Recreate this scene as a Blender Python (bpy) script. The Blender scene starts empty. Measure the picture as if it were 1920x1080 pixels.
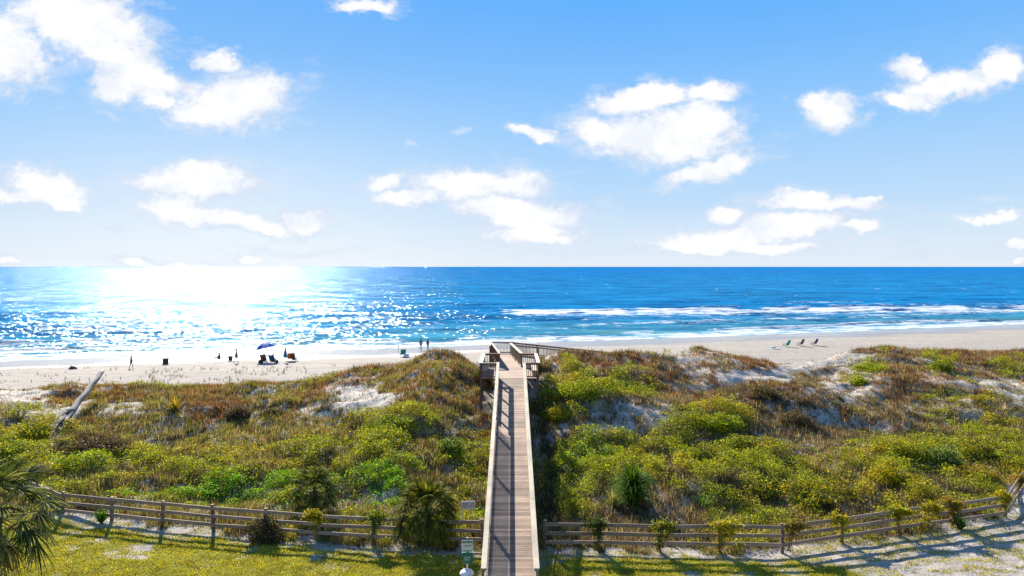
import bpy, bmesh, math, random
import numpy as np
from mathutils import Vector, Matrix
R = math.radians
sc = bpy.context.scene
COL = sc.collection
random.seed(7)
rng = np.random.default_rng(11)

# ------------------------------------------------------------------ camera
CAMZ, F = 12.5, 1280.0            # eye height in metres; focal length in photograph pixels (1920 wide)
cam = bpy.data.cameras.new('camera'); cam.lens = 24; cam.sensor_width = 36
cam.shift_y = -40/1920; cam.clip_end = 90000; cam.clip_start = .1
co = bpy.data.objects.new('camera', cam); COL.objects.link(co)
co.location = (0, 0, CAMZ); co.rotation_euler = (R(90), 0, 0); sc.camera = co
sc.view_settings.view_transform = 'Standard'; sc.view_settings.look = 'None'
sc.view_settings.gamma = 1; sc.view_settings.exposure = 1.4
try: sc.view_settings.use_curve_mapping = False
except Exception: pass
sc.cycles.max_bounces = 6; sc.cycles.transparent_max_bounces = 6
sc.cycles.sample_clamp_direct = 0; sc.cycles.sample_clamp_indirect = 6

# ------------------------------------------------------------------ sun
SUN_AZ, SUN_EL = -23.0, 29.5      # azimuth from +Y towards +X
sd = bpy.data.lights.new('sun', 'SUN'); sd.energy = 5.0; sd.angle = R(.53); sd.color = (1.0, .93, .82)
so = bpy.data.objects.new('sun', sd); COL.objects.link(so)
sv = Vector((math.sin(R(SUN_AZ))*math.cos(R(SUN_EL)), math.cos(R(SUN_AZ))*math.cos(R(SUN_EL)), math.sin(R(SUN_EL))))
so.rotation_euler = sv.to_track_quat('Z', 'Y').to_euler()

# ------------------------------------------------------------------ node helper
class NT:
    def __init__(s, tree): s.t = tree; s.n = tree.nodes; s.l = tree.links
    def node(s, typ, **kw):
        n = s.n.new(typ)
        for k, v in kw.items(): setattr(n, k, v)
        return n
    def put(s, sock, v):
        if v is None: return
        if hasattr(v, 'is_output'): s.l.new(v, sock)
        else: sock.default_value = v
    def math(s, op, a, b=None, c=None, clamp=False):
        n = s.node('ShaderNodeMath', operation=op, use_clamp=clamp)
        s.put(n.inputs[0], a); s.put(n.inputs[1], b)
        if c is not None: s.put(n.inputs[2], c)
        return n.outputs[0]
    def vm(s, op, a, b=None, scale=None):
        n = s.node('ShaderNodeVectorMath', operation=op)
        s.put(n.inputs[0], a); s.put(n.inputs[1], b)
        if scale is not None: s.put(n.inputs['Scale'], scale)
        return n.outputs['Value'] if op in ('LENGTH', 'DOT_PRODUCT') else n.outputs[0]
    def ramp(s, v, a, b, lo=0., hi=1., smooth=True):
        n = s.node('ShaderNodeMapRange'); n.interpolation_type = 'SMOOTHSTEP' if smooth else 'LINEAR'
        s.put(n.inputs[0], v); s.put(n.inputs[1], a); s.put(n.inputs[2], b); s.put(n.inputs[3], lo); s.put(n.inputs[4], hi)
        return n.outputs[0]
    def noise(s, vec, scale, detail=4, rough=.55, dist=0., color=False):
        n = s.node('ShaderNodeTexNoise'); s.put(n.inputs['Vector'], vec)
        n.inputs['Scale'].default_value = scale; n.inputs['Detail'].default_value = detail
        n.inputs['Roughness'].default_value = rough; n.inputs['Distortion'].default_value = dist
        return n.outputs['Color'] if color else n.outputs[0]
    def mix(s, f, a, b, blend='MIX'):
        n = s.node('ShaderNodeMix', data_type='RGBA', blend_type=blend)
        s.put(n.inputs[0], f); s.put(n.inputs[6], a); s.put(n.inputs[7], b)
        return n.outputs[2]

# ------------------------------------------------------------------ world: Nishita sky with cumulus set by direction
w = bpy.data.worlds.new('World'); sc.world = w; w.cycles.sampling_method = 'MANUAL'; w.cycles.sample_map_resolution = 512; w.use_nodes = True
T = NT(w.node_tree); T.n.clear()
sky = T.node('ShaderNodeTexSky', sky_type='NISHITA'); sky.sun_disc = False
sky.sun_elevation = R(SUN_EL); sky.sun_rotation = R(SUN_AZ); sky.altitude = 10
sky.air_density = 1.0; sky.dust_density = .35; sky.ozone_density = 2.2
tc = T.node('ShaderNodeTexCoord')
sep = T.node('ShaderNodeSeparateXYZ'); T.l.new(tc.outputs['Generated'], sep.inputs[0])
dx, dy, dz = sep.outputs
yc = T.math('MAXIMUM', dy, .02)
u = T.math('DIVIDE', dx, yc); v = T.math('DIVIDE', dz, yc)
cmb = T.node('ShaderNodeCombineXYZ'); T.l.new(u, cmb.inputs[0]); T.l.new(v, cmb.inputs[1]); P = cmb.outputs[0]
vv = T.vm('MULTIPLY', P, (1, 1.35, 1))
warp = T.vm('SUBTRACT', T.noise(vv, 9, 6, .6, color=True), (.5, .5, .5))
Pw = T.vm('ADD', P, T.vm('MULTIPLY', warp, (.085, .06, 0)))
warp2 = T.vm('SUBTRACT', T.noise(vv, 34, 5, .6, color=True), (.5, .5, .5))
Pw = T.vm('ADD', Pw, T.vm('MULTIPLY', warp2, (.022, .018, 0)))
CL = [(5,88,85,72,20),(-30,110,80,55,0),(150,38,140,62,20),(235,112,135,48,34),(130,-25,110,50,0),(215,158,48,30,0),(300,138,62,22,25),
 (435,188,105,46,-8),(392,214,52,28,0),(412,112,36,22,20),(302,183,36,12,0),(683,8,48,16,0),(366,342,122,30,0),(385,325,75,24,0),
 (322,385,58,26,0),(352,403,75,20,0),(440,408,80,18,5),(560,415,52,20,0),(490,420,60,16,0),(85,352,72,30,8),(30,377,50,16,0),(120,378,40,16,0),
 (265,492,65,14,0),(355,494,62,10,0),(470,489,22,10,0),(10,494,30,8,0),
 (725,345,38,16,-22),(880,350,115,30,0),(950,345,78,27,0),(765,374,62,12,0),(950,395,112,28,5),(1015,412,86,28,0),(1000,438,95,16,0),
 (1195,186,84,24,-4),(1240,178,38,24,0),(1235,255,142,48,4),(1120,240,60,26,5),(1000,248,46,11,8),(1310,235,75,44,0),
 (1325,167,58,18,-4),(1340,178,34,12,0),(1335,321,86,19,-14),(1540,385,108,16,2),(1510,374,52,14,0),(1618,374,26,8,0),
 (1370,443,155,24,-5),(1362,405,34,14,0),(1485,425,115,22,0),(1622,426,36,13,-8),(1300,460,85,12,0),(1440,462,90,12,0),
 (1558,208,54,30,0),(1522,188,26,14,-20),(1700,138,30,20,0),(1742,168,62,26,-8),(1692,193,46,13,10),(1800,155,60,24,0),(1870,134,42,32,-20),
 (1855,404,58,11,0),(1895,398,26,12,-10),(1905,460,36,11,-10),(1905,493,26,6,0)]
FAINT = [(80,166,32,10,0),(255,60,30,34,60),(200,210,26,8,20),(310,228,24,8,30),(520,234,14,5,0),(105,404,38,9,0),(215,425,34,8,0),(830,452,56,11,0),
 (862,250,18,9,0),(1860,370,40,6,0),(1640,452,110,8,0),(1760,480,170,10,0),(900,497,50,5,0),(770,262,18,6,0),(1640,225,12,8,0),
 (1240,352,22,4,0),(1080,475,120,8,0),(560,470,140,8,0)]
def field(lst):
    d = None
    for (cx, cy, rx, ry, a) in lst:
        m = T.node('ShaderNodeMapping', vector_type='TEXTURE')
        if d is None: T.l.new(Pw, m.inputs[0])
        else:   # a negligible term of the running distance, so that the renderer evaluates the clouds one after another
            q_ = T.node('ShaderNodeVectorMath', operation='MULTIPLY_ADD'); T.l.new(d, q_.inputs[0]); q_.inputs[1].default_value = (1e-7, 1e-7, 0); T.l.new(Pw, q_.inputs[2]); T.l.new(q_.outputs[0], m.inputs[0])
        m.inputs['Location'].default_value = ((cx-960)/F, (500-cy)/F, 0)
        m.inputs['Rotation'].default_value = (0, 0, R(-a)); m.inputs['Scale'].default_value = (rx*1.1/F, ry*1.1/F, 1)
        L = T.vm('LENGTH', m.outputs[0])
        d = L if d is None else T.math('SMOOTH_MIN', d, L, .22)
    return d
d1 = field(CL); d2 = field(FAINT)
n1 = T.noise(vv, 26, 7, .62)
n2 = T.noise(vv, 70, 5, .6)
edge = T.math('ADD', T.math('MULTIPLY', T.math('SUBTRACT', n1, .5), 1.25), T.math('MULTIPLY', T.math('SUBTRACT', n2, .5), .5))
e1 = T.math('ADD', d1, edge)
m1 = T.ramp(e1, 1.26, .70)
wsp = T.math('ADD', d1, T.math('MULTIPLY', T.math('SUBTRACT', T.noise(T.vm('MULTIPLY', P, (1, 2.2, 1)), 16, 7, .66), .5), 3.4))
m1 = T.math('MAXIMUM', m1, T.math('MULTIPLY', T.ramp(wsp, 1.55, .5), .55))
# clouds away from the view: scattered by noise on the direction itself
nb = T.noise(T.vm('MULTIPLY', tc.outputs['Generated'], (2.2, 2.2, 5)), 1.6, 7, .6)
back = T.math('MULTIPLY', T.ramp(nb, .54, .64), T.ramp(T.math('ADD', T.math('ABSOLUTE', u), T.ramp(dy, .25, .0)), .85, 1.1))
m2 = T.math('MULTIPLY', T.ramp(T.math('ADD', d2, edge), 1.25, .35), .5)
mask = T.math('MAXIMUM', T.math('MAXIMUM', m1, m2), back)
# hazy pale band over the sea
haze = T.ramp(dz, .36, .0, 0, 1)
hz2 = T.ramp(dz, .13, .0, 0, 1)
skc = T.node('ShaderNodeHueSaturation'); T.l.new(sky.outputs[0], skc.inputs['Color'])
skc.inputs['Saturation'].default_value = 1.28; skc.inputs['Value'].default_value = 1.0; skc.inputs['Hue'].default_value=.497
SKC = skc.outputs[0]
inner = T.ramp(e1, 1.05, .35, .72, 1.0)
shade = T.math('MULTIPLY', inner, T.ramp(T.noise(T.vm('ADD', vv, (0, .02, 0)), 13, 6, .6), .34, .6, .82, 1.0))
ccol = T.mix(T.ramp(shade, .62, .99), (3.35, 3.75, 4.45, 1), (4.85, 4.88, 4.95, 1))
lum = T.vm('DOT_PRODUCT', SKC, (.25, .6, .15))
comp = T.vm('SCALE', SKC, scale=T.math('DIVIDE', 3.4, T.math('ADD', lum, 2.2)))      # the eye of the camera: bright air near the sun is held back
cr = T.node('ShaderNodeValToRGB'); T.l.new(dz, cr.inputs[0]); ce = cr.color_ramp
for p_, c_ in ((0., (.74, .84, .96)), (.04, (.66, .795, .95)), (.085, (.52, .71, .94)), (.19, (.32, .59, .94)), (.29, (.18, .475, .94)), (.36, (.11, .42, .94)), (1., (.05, .22, .68))):
    e_ = ce.elements[0] if p_ == 0 else (ce.elements[len(ce.elements)-1] if p_ == 1. else ce.elements.new(p_)); e_.position = p_; e_.color = c_+(1,)
grad = T.vm('SCALE', cr.outputs[0], scale=5.1)
fin = T.mix(.88, comp, grad)
glow = T.math('MULTIPLY', T.ramp(T.math('ABSOLUTE', T.math('ADD', u, .42)), .55, .0), T.ramp(dz, .30, .0))
fin = T.mix(T.math('MULTIPLY', glow, .42), fin, (4.7, 4.9, 5.0, 1))      # pale air below the sun
fin = T.mix(mask, fin, ccol)
bg = T.node('ShaderNodeBackground'); T.l.new(fin, bg.inputs[0]); bg.inputs[1].default_value = .08
out = T.node('ShaderNodeOutputWorld'); T.l.new(bg.outputs[0], out.inputs[0])

# ------------------------------------------------------------------ noise in numpy
def _h(ix, iy, s):
    n = (ix.astype(np.int64)*374761393 + iy.astype(np.int64)*668265263 + s*1442695041) & 0xffffffff
    n = ((n ^ (n >> 13))*1274126177) & 0xffffffff
    return ((n ^ (n >> 16)) & 0xffff)/65535.
def vn(x, y, s=0):
    x = np.asarray(x, float); y = np.asarray(y, float)
    ix = np.floor(x); iy = np.floor(y); fx = x-ix; fy = y-iy
    fx = fx*fx*(3-2*fx); fy = fy*fy*(3-2*fy)
    a = _h(ix, iy, s); b = _h(ix+1, iy, s); c = _h(ix, iy+1, s); d = _h(ix+1, iy+1, s)
    return (a*(1-fx)+b*fx)*(1-fy)+(c*(1-fx)+d*fx)*fy
def fbm(x, y, s=0, o=4, g=.5):
    t = 0; a = 1; n = 0
    for i in range(o):
        t = t+a*vn(np.asarray(x)*2**i+i*17.3, np.asarray(y)*2**i+i*9.1, s+i); n += a; a *= g
    return t/n
def ss(x, a, b):
    t = np.clip((np.asarray(x, float)-a)/(b-a), 0, 1); return t*t*(3-2*t)

# ------------------------------------------------------------------ mesh helpers
def link(o, parent=None):
    COL.objects.link(o)
    if parent is not None: o.parent = parent
    return o
def tag(o, label=None, cat=None, group=None, kind=None):
    if label: o['label'] = label
    if cat: o['category'] = cat
    if group: o['group'] = group
    if kind: o['kind'] = kind
    return o
def empty(name, loc=(0, 0, 0), rz=0):
    o = bpy.data.objects.new(name, None); COL.objects.link(o); o.location = loc; o.rotation_euler = (0, 0, rz)
    o.empty_display_size = .2; return o
def fast(name, V, Fc, mat, col=None, attrs=None, smooth=False, parent=None):
    V = np.ascontiguousarray(V, np.float32).reshape(-1, 3); Fc = np.ascontiguousarray(Fc, np.int32); m, k = Fc.shape
    me = bpy.data.meshes.new(name); me.vertices.add(len(V)); me.vertices.foreach_set('co', V.ravel())
    me.loops.add(m*k); me.loops.foreach_set('vertex_index', Fc.ravel())
    me.polygons.add(m); me.polygons.foreach_set('loop_start', np.arange(0, m*k, k, dtype=np.int32))
    me.polygons.foreach_set('loop_total', np.full(m, k, np.int32))
    if smooth: me.polygons.foreach_set('use_smooth', np.ones(m, bool))
    if col is not None:
        a = me.color_attributes.new('Col', 'FLOAT_COLOR', 'POINT')
        c = np.ones((len(V), 4), np.float32); c[:, :3] = col; a.data.foreach_set('color', c.ravel())
    for k2, v2 in (attrs or {}).items():
        a = me.attributes.new(k2, 'FLOAT', 'POINT'); a.data.foreach_set('value', np.asarray(v2, np.float32).ravel())
    me.update(calc_edges=True); me.validate()
    me.materials.append(mat)
    return link(bpy.data.objects.new(name, me), parent)
class MB:
    """collects boxes, bars, tubes; build() links them as ONE mesh, each piece with its own tint"""
    def __init__(s): s.v = []; s.f = []; s.c = []
    def add(s, vs, fs, tint=None):
        o = len(s.v); t = random.uniform(.8, 1.15) if tint is None else tint
        s.v += [tuple(x) for x in vs]; s.f += [tuple(i+o for i in f) for f in fs]; s.c += [t]*len(vs)
    BF = [(0,3,2,1),(4,5,6,7),(0,1,5,4),(1,2,6,5),(2,3,7,6),(3,0,4,7)]
    def box(s, c, d, rot=None, tint=None):
        x, y, z = d[0]/2, d[1]/2, d[2]/2
        vs = [Vector(p) for p in ((-x,-y,-z),(x,-y,-z),(x,y,-z),(-x,y,-z),(-x,-y,z),(x,-y,z),(x,y,z),(-x,y,z))]
        if rot is not None: vs = [rot @ p for p in vs]
        s.add([p+Vector(c) for p in vs], s.BF, tint)
    def bar(s, a, b, w_, h_, up=(0, 0, 1), tint=None):
        a = Vector(a); b = Vector(b); y = b-a; L = y.length; y.normalize(); x = y.cross(Vector(up))
        if x.length < 1e-4: x = Vector((1, 0, 0))
        x.normalize(); z = x.cross(y)
        s.box((a+b)/2, (w_, L, h_), Matrix((x, y, z)).transposed(), tint)
    def tube(s, pts, rad, n=8, tint=None, cap=True):
        pts = [Vector(p) for p in pts]; vs = []; fs = []
        if not hasattr(rad, '__len__'): rad = [rad]*len(pts)
        for i, p in enumerate(pts):
            d = (pts[min(i+1, len(pts)-1)]-pts[max(i-1, 0)]).normalized()
            x = d.cross(Vector((0, 0, 1)) if abs(d.z) < .95 else Vector((1, 0, 0))).normalized(); y = d.cross(x)
            for k in range(n):
                a = 2*math.pi*k/n; vs.append(p+(x*math.cos(a)+y*math.sin(a))*rad[i])
        for i in range(len(pts)-1):
            for k in range(n): fs.append((i*n+k, i*n+(k+1) % n, (i+1)*n+(k+1) % n, (i+1)*n+k))
        if cap: fs.append(tuple(range(n))[::-1]); fs.append(tuple((len(pts)-1)*n+k for k in range(n)))
        s.add(vs, fs, tint)
    def build(s, name, mat, parent=None, smooth=False, bevel=0):
        me = bpy.data.meshes.new(name); me.from_pydata(s.v, [], s.f); me.update()
        a = me.color_attributes.new('Col', 'FLOAT_COLOR', 'POINT')
        c = np.ones((len(s.v), 4), np.float32); c[:, :3] = np.array(s.c)[:, None]; a.data.foreach_set('color', c.ravel())
        me.materials.append(mat)
        if smooth:
            for p in me.polygons: p.use_smooth = True
        o = link(bpy.data.objects.new(name, me), parent)
        if bevel:
            b = o.modifiers.new('bevel', 'BEVEL'); b.width = bevel; b.segments = 2; b.limit_method = 'ANGLE'
        return o

# ------------------------------------------------------------------ materials
def newmat(name):
    m = bpy.data.materials.new(name); m.use_nodes = True; t = NT(m.node_tree); t.n.clear()
    o = t.node('ShaderNodeOutputMaterial'); return m, t, o
def principled(t, o, base, rough=.6, metal=0, spec=.5, normal=None):
    b = t.node('ShaderNodeBsdfPrincipled'); t.put(b.inputs['Base Color'], base); t.put(b.inputs['Roughness'], rough)
    b.inputs['Metallic'].default_value = metal; b.inputs['Specular IOR Level'].default_value = spec
    if normal is not None: t.l.new(normal, b.inputs['Normal'])
    t.l.new(b.outputs[0], o.inputs[0]); return b
def bump(t, h, strength=.5, dist=.02):
    b = t.node('ShaderNodeBump'); b.inputs['Strength'].default_value = strength; b.inputs['Distance'].default_value = dist
    t.l.new(h, b.inputs['Height']); return b.outputs[0]
def colattr(t): 
    a = t.node('ShaderNodeAttribute', attribute_name='Col'); return a.outputs['Color']
def simple(name, c, rough=.6, metal=0, noise=.12, spec=.4):
    m, t, o = newmat(name); g = t.node('ShaderNodeNewGeometry')
    n = t.noise(g.outputs['Position'], 9, 4); k = t.ramp(n, .3, .7, 1-noise, 1+noise)
    principled(t, o, t.vm('SCALE', (c[0], c[1], c[2]), scale=k), rough, metal, spec); return m
def wood(name, c1, c2, grain=(6, 60, 60), rough=.75):
    m, t, o = newmat(name); g = t.node('ShaderNodeNewGeometry')
    pos = g.outputs['Position']
    n = t.noise(t.vm('MULTIPLY', pos, grain), 1, 5, .6); b = t.noise(pos, .7, 4, .6); s = t.noise(pos, 14, 3)
    c = t.mix(t.ramp(n, .3, .7), c1+(1,), c2+(1,))
    c = t.vm('SCALE', c, scale=t.ramp(b, .25, .75, .72, 1.2))
    c = t.mix(1., c, colattr(t), 'MULTIPLY')
    c = t.mix(t.math('MULTIPLY', t.ramp(s, .62, .75), .3), c, (.07, .06, .05, 1))
    principled(t, o, c, rough, spec=.3, normal=bump(t, n, .5, .008)); return m
M = {}
M['deck'] = wood('weathered_planks', (.35, .245, .17), (.21, .14, .10), (3, 40, 40))
M['rail'] = wood('weathered_rail', (.50, .42, .30), (.38, .31, .22), (40, 3, 40))
M['panel'] = wood('lattice_wood', (.36, .28, .20), (.24, .18, .13), (20, 20, 20))
M['brown'] = wood('brown_stained_wood', (.22, .115, .075), (.13, .07, .05), (20, 20, 20))
M['fence'] = wood('fence_wood', (.35, .25, .185), (.21, .14, .105), (4, 40, 40))
M['fpost'] = wood('fence_post_wood', (.22, .15, .11), (.12, .085, .065), (40, 40, 5))
M['drift'] = wood('driftwood', (.27, .24, .21), (.13, .115, .10), (30, 5, 5), .85)
def leafmat(name, trans=.36, rough=.6, jitter=.55, spec=.12, tint=(1.3, 1.22, .5)):
    m, t, o = newmat(name); g = t.node('ShaderNodeNewGeometry')
    k = t.ramp(t.noise(g.outputs['Position'], 1.3, 4, .6), .3, .7, 1-jitter*.6, 1+jitter*.5)
    c = t.vm('SCALE', colattr(t), scale=k)
    b = t.node('ShaderNodeBsdfPrincipled'); t.put(b.inputs['Base Color'], c); b.inputs['Roughness'].default_value = rough
    b.inputs['Specular IOR Level'].default_value = spec
    tr = t.node('ShaderNodeBsdfTranslucent'); t.l.new(t.vm('MULTIPLY', c, tint), tr.inputs[0])
    mx = t.node('ShaderNodeMixShader'); mx.inputs[0].default_value = trans
    t.l.new(b.outputs[0], mx.inputs[1]); t.l.new(tr.outputs[0], mx.inputs[2]); t.l.new(mx.outputs[0], o.inputs[0]); return m
M['leaf'] = leafmat('leaf'); M['grass'] = leafmat('grass', .36, .7, .5, .08, (1.22, 1.12, .8)); M['frond'] = leafmat('frond', .3, .7, .35, .04)
M['bark'] = simple('palm_bark', (.11, .085, .065), .9, noise=.4); M['twig'] = simple('twig', (.13, .095, .07), .9)

# ------------------------------------------------------------------ shape of the land
SHX = [-67.8, -49, -25.8, -13.3, 0, 30, 66.7, 112]; SHY = [90.4, 98, 103, 106.7, 111.9, 121, 133, 149.5]
def shore(x):
    x = np.asarray(x, float); y = np.interp(x, SHX, SHY)
    y = np.where(x < SHX[0], SHY[0]+(x-SHX[0])*.30, y); y = np.where(x > SHX[-1], SHY[-1]+(x-SHX[-1])*.30, y)
    return np.maximum(y, 60)
CR = [(-400,740,57),(0,742,56),(60,734,57),(110,724,57),(300,730,58),(600,726,58),(650,712,58.5),(700,702,59),(755,687,60),(785,671,60.5),(812,657,61),(838,657,61),(862,668,60.5),(890,692,59),(920,712,57),
 (960,706,56),(1000,684,57),(1060,664,58),(1150,660,61),(1210,656,62),(1260,664,63),(1305,658,64),(1350,668,64),(1400,677,64),(1460,694,63),(1520,690,64),(1600,664,67),
 (1690,649,70),(1740,660,70),(1800,659,72),(1920,664,73),(2400,664,77)]
CX = [(p-960)*d/F for p, r, d in CR]; CD = [d for p, r, d in CR]; CZ = [CAMZ-(r-500)*d/F for p, r, d in CR]
BUMPS = [(-14.3,58,.5,4,2.5),(6,48,.55,4.5,2.2),(11.5,45,.3,5,2),(23.5,50,.35,6,2),(23,46.5,-.45,3,1.5),(13,41,.3,5,2),(-9,49,.4,4,2),(-27,43,.4,2.6,1.5),(30,40,.35,4,2),
 (-20.5,51,.3,3,2),(36,44,.35,5,2),(9,36,.3,3,1.6),(26,35.5,.3,3,1.5),(-3.4,37,.25,1.3,2),(32,55,.4,6,2),(-36,46,.4,3,2),(17,56,.3,5,2)]
def deck_z(y): return np.where(np.asarray(y) < 47.8, 1.0+.153*(np.asarray(y, float)-23.6), 4.703)
def seg_clamp(z, x, y, a, b, za, zb, hw):
    ax, ay = a; bx, by = b; L2 = (bx-ax)**2+(by-ay)**2
    t = np.clip(((x-ax)*(bx-ax)+(y-ay)*(by-ay))/L2, 0, 1)
    d = np.hypot(x-(ax+t*(bx-ax)), y-(ay+t*(by-ay)))
    return np.minimum(z, za+(zb-za)*t+np.maximum(d-hw, 0)*.9)
def height(x, y, fine=True):
    x = np.asarray(x, float); y = np.asarray(y, float)
    zc = np.interp(x, CX, CZ); dc = np.interp(x, CX, CD)
    s = np.clip((y-29.5)/(dc-29.5), 0, 1)
    S = .55*s**1.45+.45*s*s*(3-2*s)
    base = .62+(zc-.62)*S
    ds = shore(x)-y
    beach = np.clip(.032*ds, -6, .85)
    beach = np.where(ds < 0, np.maximum(-.035*(-ds), -4), beach)
    drop = ss(y, dc+.3, dc+9.5)
    z = base*(1-drop)+beach*drop
    z = np.where(y < 30, .62, z)
    inn = ss(y, 30, 35)*(1-ss(y, dc-1, dc+7))
    for (bx, by, a, rx, ry) in BUMPS:
        z = z+a*np.exp(-((x-bx)/rx)**2-((y-by)/ry)**2)
    z = z+inn*((fbm(x/7, y/5, 3, 3)-.5)*1.5+(fbm(x/1.9, y/1.4, 5, 3)-.5)*.62)
    z = z+ss(y, dc+3, dc+12)*np.clip((ds-9)/8, 0, 1)*(fbm(x/2.2, y/1.6, 8, 3)-.5)*.12
    if fine: z = z+(fbm(x/.5, y/.5, 21, 2)-.5)*(.05+.1*inn)
    z = np.where(y < 30, z+(fbm(x/2.5, y/2.5, 9, 3)-.5)*.12, z)
    z = seg_clamp(z, x, y, (-.06, 20), (-.06, 48), deck_z(20)-.35, 4.35, 1.2)
    z = seg_clamp(z, x, y, (-.1, 48), (-.9, 63), 3.6, 3.4, 2.2)
    z = seg_clamp(z, x, y, (-.6, 62), (13, 64.5), 3.6, 1.8, 1.4)
    return z
def hit(px, row):
    """where the sight line through a photo point meets the ground"""
    k = (row-500)/F; d = np.arange(24, 160, .08)
    z = height((px-960)/F*d, d, False); ray = CAMZ-k*d
    i = int(np.argmax(ray <= z)); dd = d[i] if ray[i] <= z[i] else 24.
    return Vector(((px-960)/F*dd, dd, float(height((px-960)/F*dd, dd, False))))

# cover zones: centre, radii in the photograph's frame, converted through the ground's own position
SAND = [(30,745,70,24,1),(70,768,60,20,.9),(150,722,60,14,.6),(225,768,55,18,.85),(670,745,60,34,.95),(620,772,80,10,.85),(510,737,45,6,.6),(850,798,36,18,.4),(700,718,36,20,.55),
 (1028,702,16,34,.6),(1185,772,100,24,.68),(1120,800,60,20,.7),(1305,670,75,20,.8),(1300,726,40,12,.7),(1400,702,100,14,.95),(1490,690,70,14,1),(1550,668,85,20,1),
 (1700,648,60,12,.7),(1590,722,68,42,.85),(1610,745,50,22,.55),(1545,772,50,16,.75),(1740,693,24,20,.85),(1805,704,50,13,.8),(1875,722,62,16,.9),(1745,758,62,14,.6),
 (1915,742,30,16,.9),(1430,832,32,8,.5),(1022,668,24,9,1),(820,680,30,18,.35),(1200,700,25,8,.4),(1640,800,60,18,.3),(1530,825,60,10,.3),(735,790,0,0,0),(1400,765,60,8,.3),
 (820,745,26,16,.35),(1760,945,40,8,.5)]
GREEN = [(1110,722,92,26,1),(1085,750,65,18,.9),(1045,775,34,16,.8),(1205,735,45,14,.7),(1350,788,70,32,.9),(1300,812,90,14,.8),(1120,880,95,60,1),(1060,930,50,50,.8),(1250,870,100,50,.8),
 (1380,890,150,60,.8),(1560,930,120,40,.75),(1700,885,120,60,.8),(1860,850,90,70,.7),(1625,690,38,9,.9),(1650,672,14,4,.9),(1762,685,26,14,.95),(1612,716,14,12,.9),(1240,663,18,6,.8),(1080,688,26,8,.8),
 (55,800,65,24,.95),(12,835,30,44,.95),(200,880,180,45,.6),(740,788,85,18,.8),(690,832,140,24,.6),(860,850,60,46,.5),(740,860,80,40,.5),(90,880,80,30,.7),(1900,690,30,20,.5),(1820,760,90,40,.4),(610,715,40,5,.5),(290,724,60,4,.5),
 (340,890,300,50,.42),(470,850,160,26,.3),(1480,870,60,30,.4),(850,905,50,40,.3),(595,720,25,6,.5),(1400,700,0,0,0),(850,688,40,8,.4)]
LUSH = [(450,928,110,26,1),(690,915,60,36,1),(300,930,80,14,.6),(560,940,60,20,.5),(740,880,60,20,.4),(1090,860,60,30,.4),(900,980,30,20,.6),(160,880,50,16,.3)]
DARKZ = [(182,832,58,20,.9),(395,775,60,28,.8),(1470,752,90,20,.9),(1500,775,55,16,.9),(1025,860,18,150,.9),(450,770,30,14,.7),(1560,735,40,20,.4),(1350,735,70,10,.4),(880,800,34,40,.6),(250,745,60,10,.4),(1130,655,80,8,.4),(830,660,50,10,.6),  # dark scrub; boardwalk's shadow strip on its right also darkened in the plant colours
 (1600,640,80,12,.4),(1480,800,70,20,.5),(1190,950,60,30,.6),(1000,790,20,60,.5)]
REDZ = [(640,715,60,24,.9),(400,765,60,30,.6),(800,720,90,40,.3),(1430,680,60,14,.9),(1250,690,90,16,.5),(1640,668,90,10,.8),(1700,720,120,24,.6),(1850,670,100,14,.7),(900,840,30,60,.5),(1100,680,90,14,.5)]
def zfield(lst, px, row):
    o = np.zeros_like(px)
    for (cx, cy, rx, ry, wt) in lst:
        if rx == 0: continue
        d = ((px-cx)/rx)**2+((row-cy)/ry)**2
        o = np.maximum(o, wt*np.clip(1.35-d*.75, 0, 1))
    return o
def zones(x, y, z):
    px = 960+F*x/np.maximum(y, 10); row = 500+F*(CAMZ-z)/np.maximum(y, 10)
    wob = (fbm(x/1.6, y/2.6, 31, 3)-.5); wob2 = (fbm(x/1.6+50, y/2.6, 37, 3)-.5)
    px2 = px+wob*90; r2 = row+wob2*34
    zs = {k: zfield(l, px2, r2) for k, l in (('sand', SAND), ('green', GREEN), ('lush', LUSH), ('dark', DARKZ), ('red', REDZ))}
    patch = fbm(x/.5, y/1.0, 41, 3); big = fbm(x/3.5, y/4.5, 43, 3)
    zs['green'] = np.clip(zs['green']+ss(row, 810, 940)*.35*(big > .47)+.12*ss(big, .55, .7), 0, 1)
    scr = fbm(x/1.7+31, y/1.9+7, 63, 3); scr2 = fbm(x/2.6+3, y/2.4+70, 67, 3)
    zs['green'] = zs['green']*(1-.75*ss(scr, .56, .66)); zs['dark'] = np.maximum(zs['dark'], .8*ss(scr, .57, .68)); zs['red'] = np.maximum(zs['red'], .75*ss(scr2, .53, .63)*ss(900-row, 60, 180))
    zs['patch'] = patch; zs['px'] = px; zs['row'] = row
    dc = np.interp(x, CX, CD)
    zs['bare'] = ss(y, dc+3.5, dc+8.5)
    fine_ = fbm(x/.42+9, y/.75, 47, 2); cov = 1-np.clip(zs['sand'], 0, .96)*np.clip(1.42-.95*ss(fine_, .35, .68)+.6*ss(zs['sand'], .85, .98), 0, 1)
    cov = cov*np.where(zs['green'] > .4, 1, .38+.95*ss(patch, .36, .62))
    cov = np.where(y > dc+1.5, cov*.7, cov)
    zs['cover'] = np.clip(cov, 0, 1)*(1-zs['bare'])
    return zs

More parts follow.
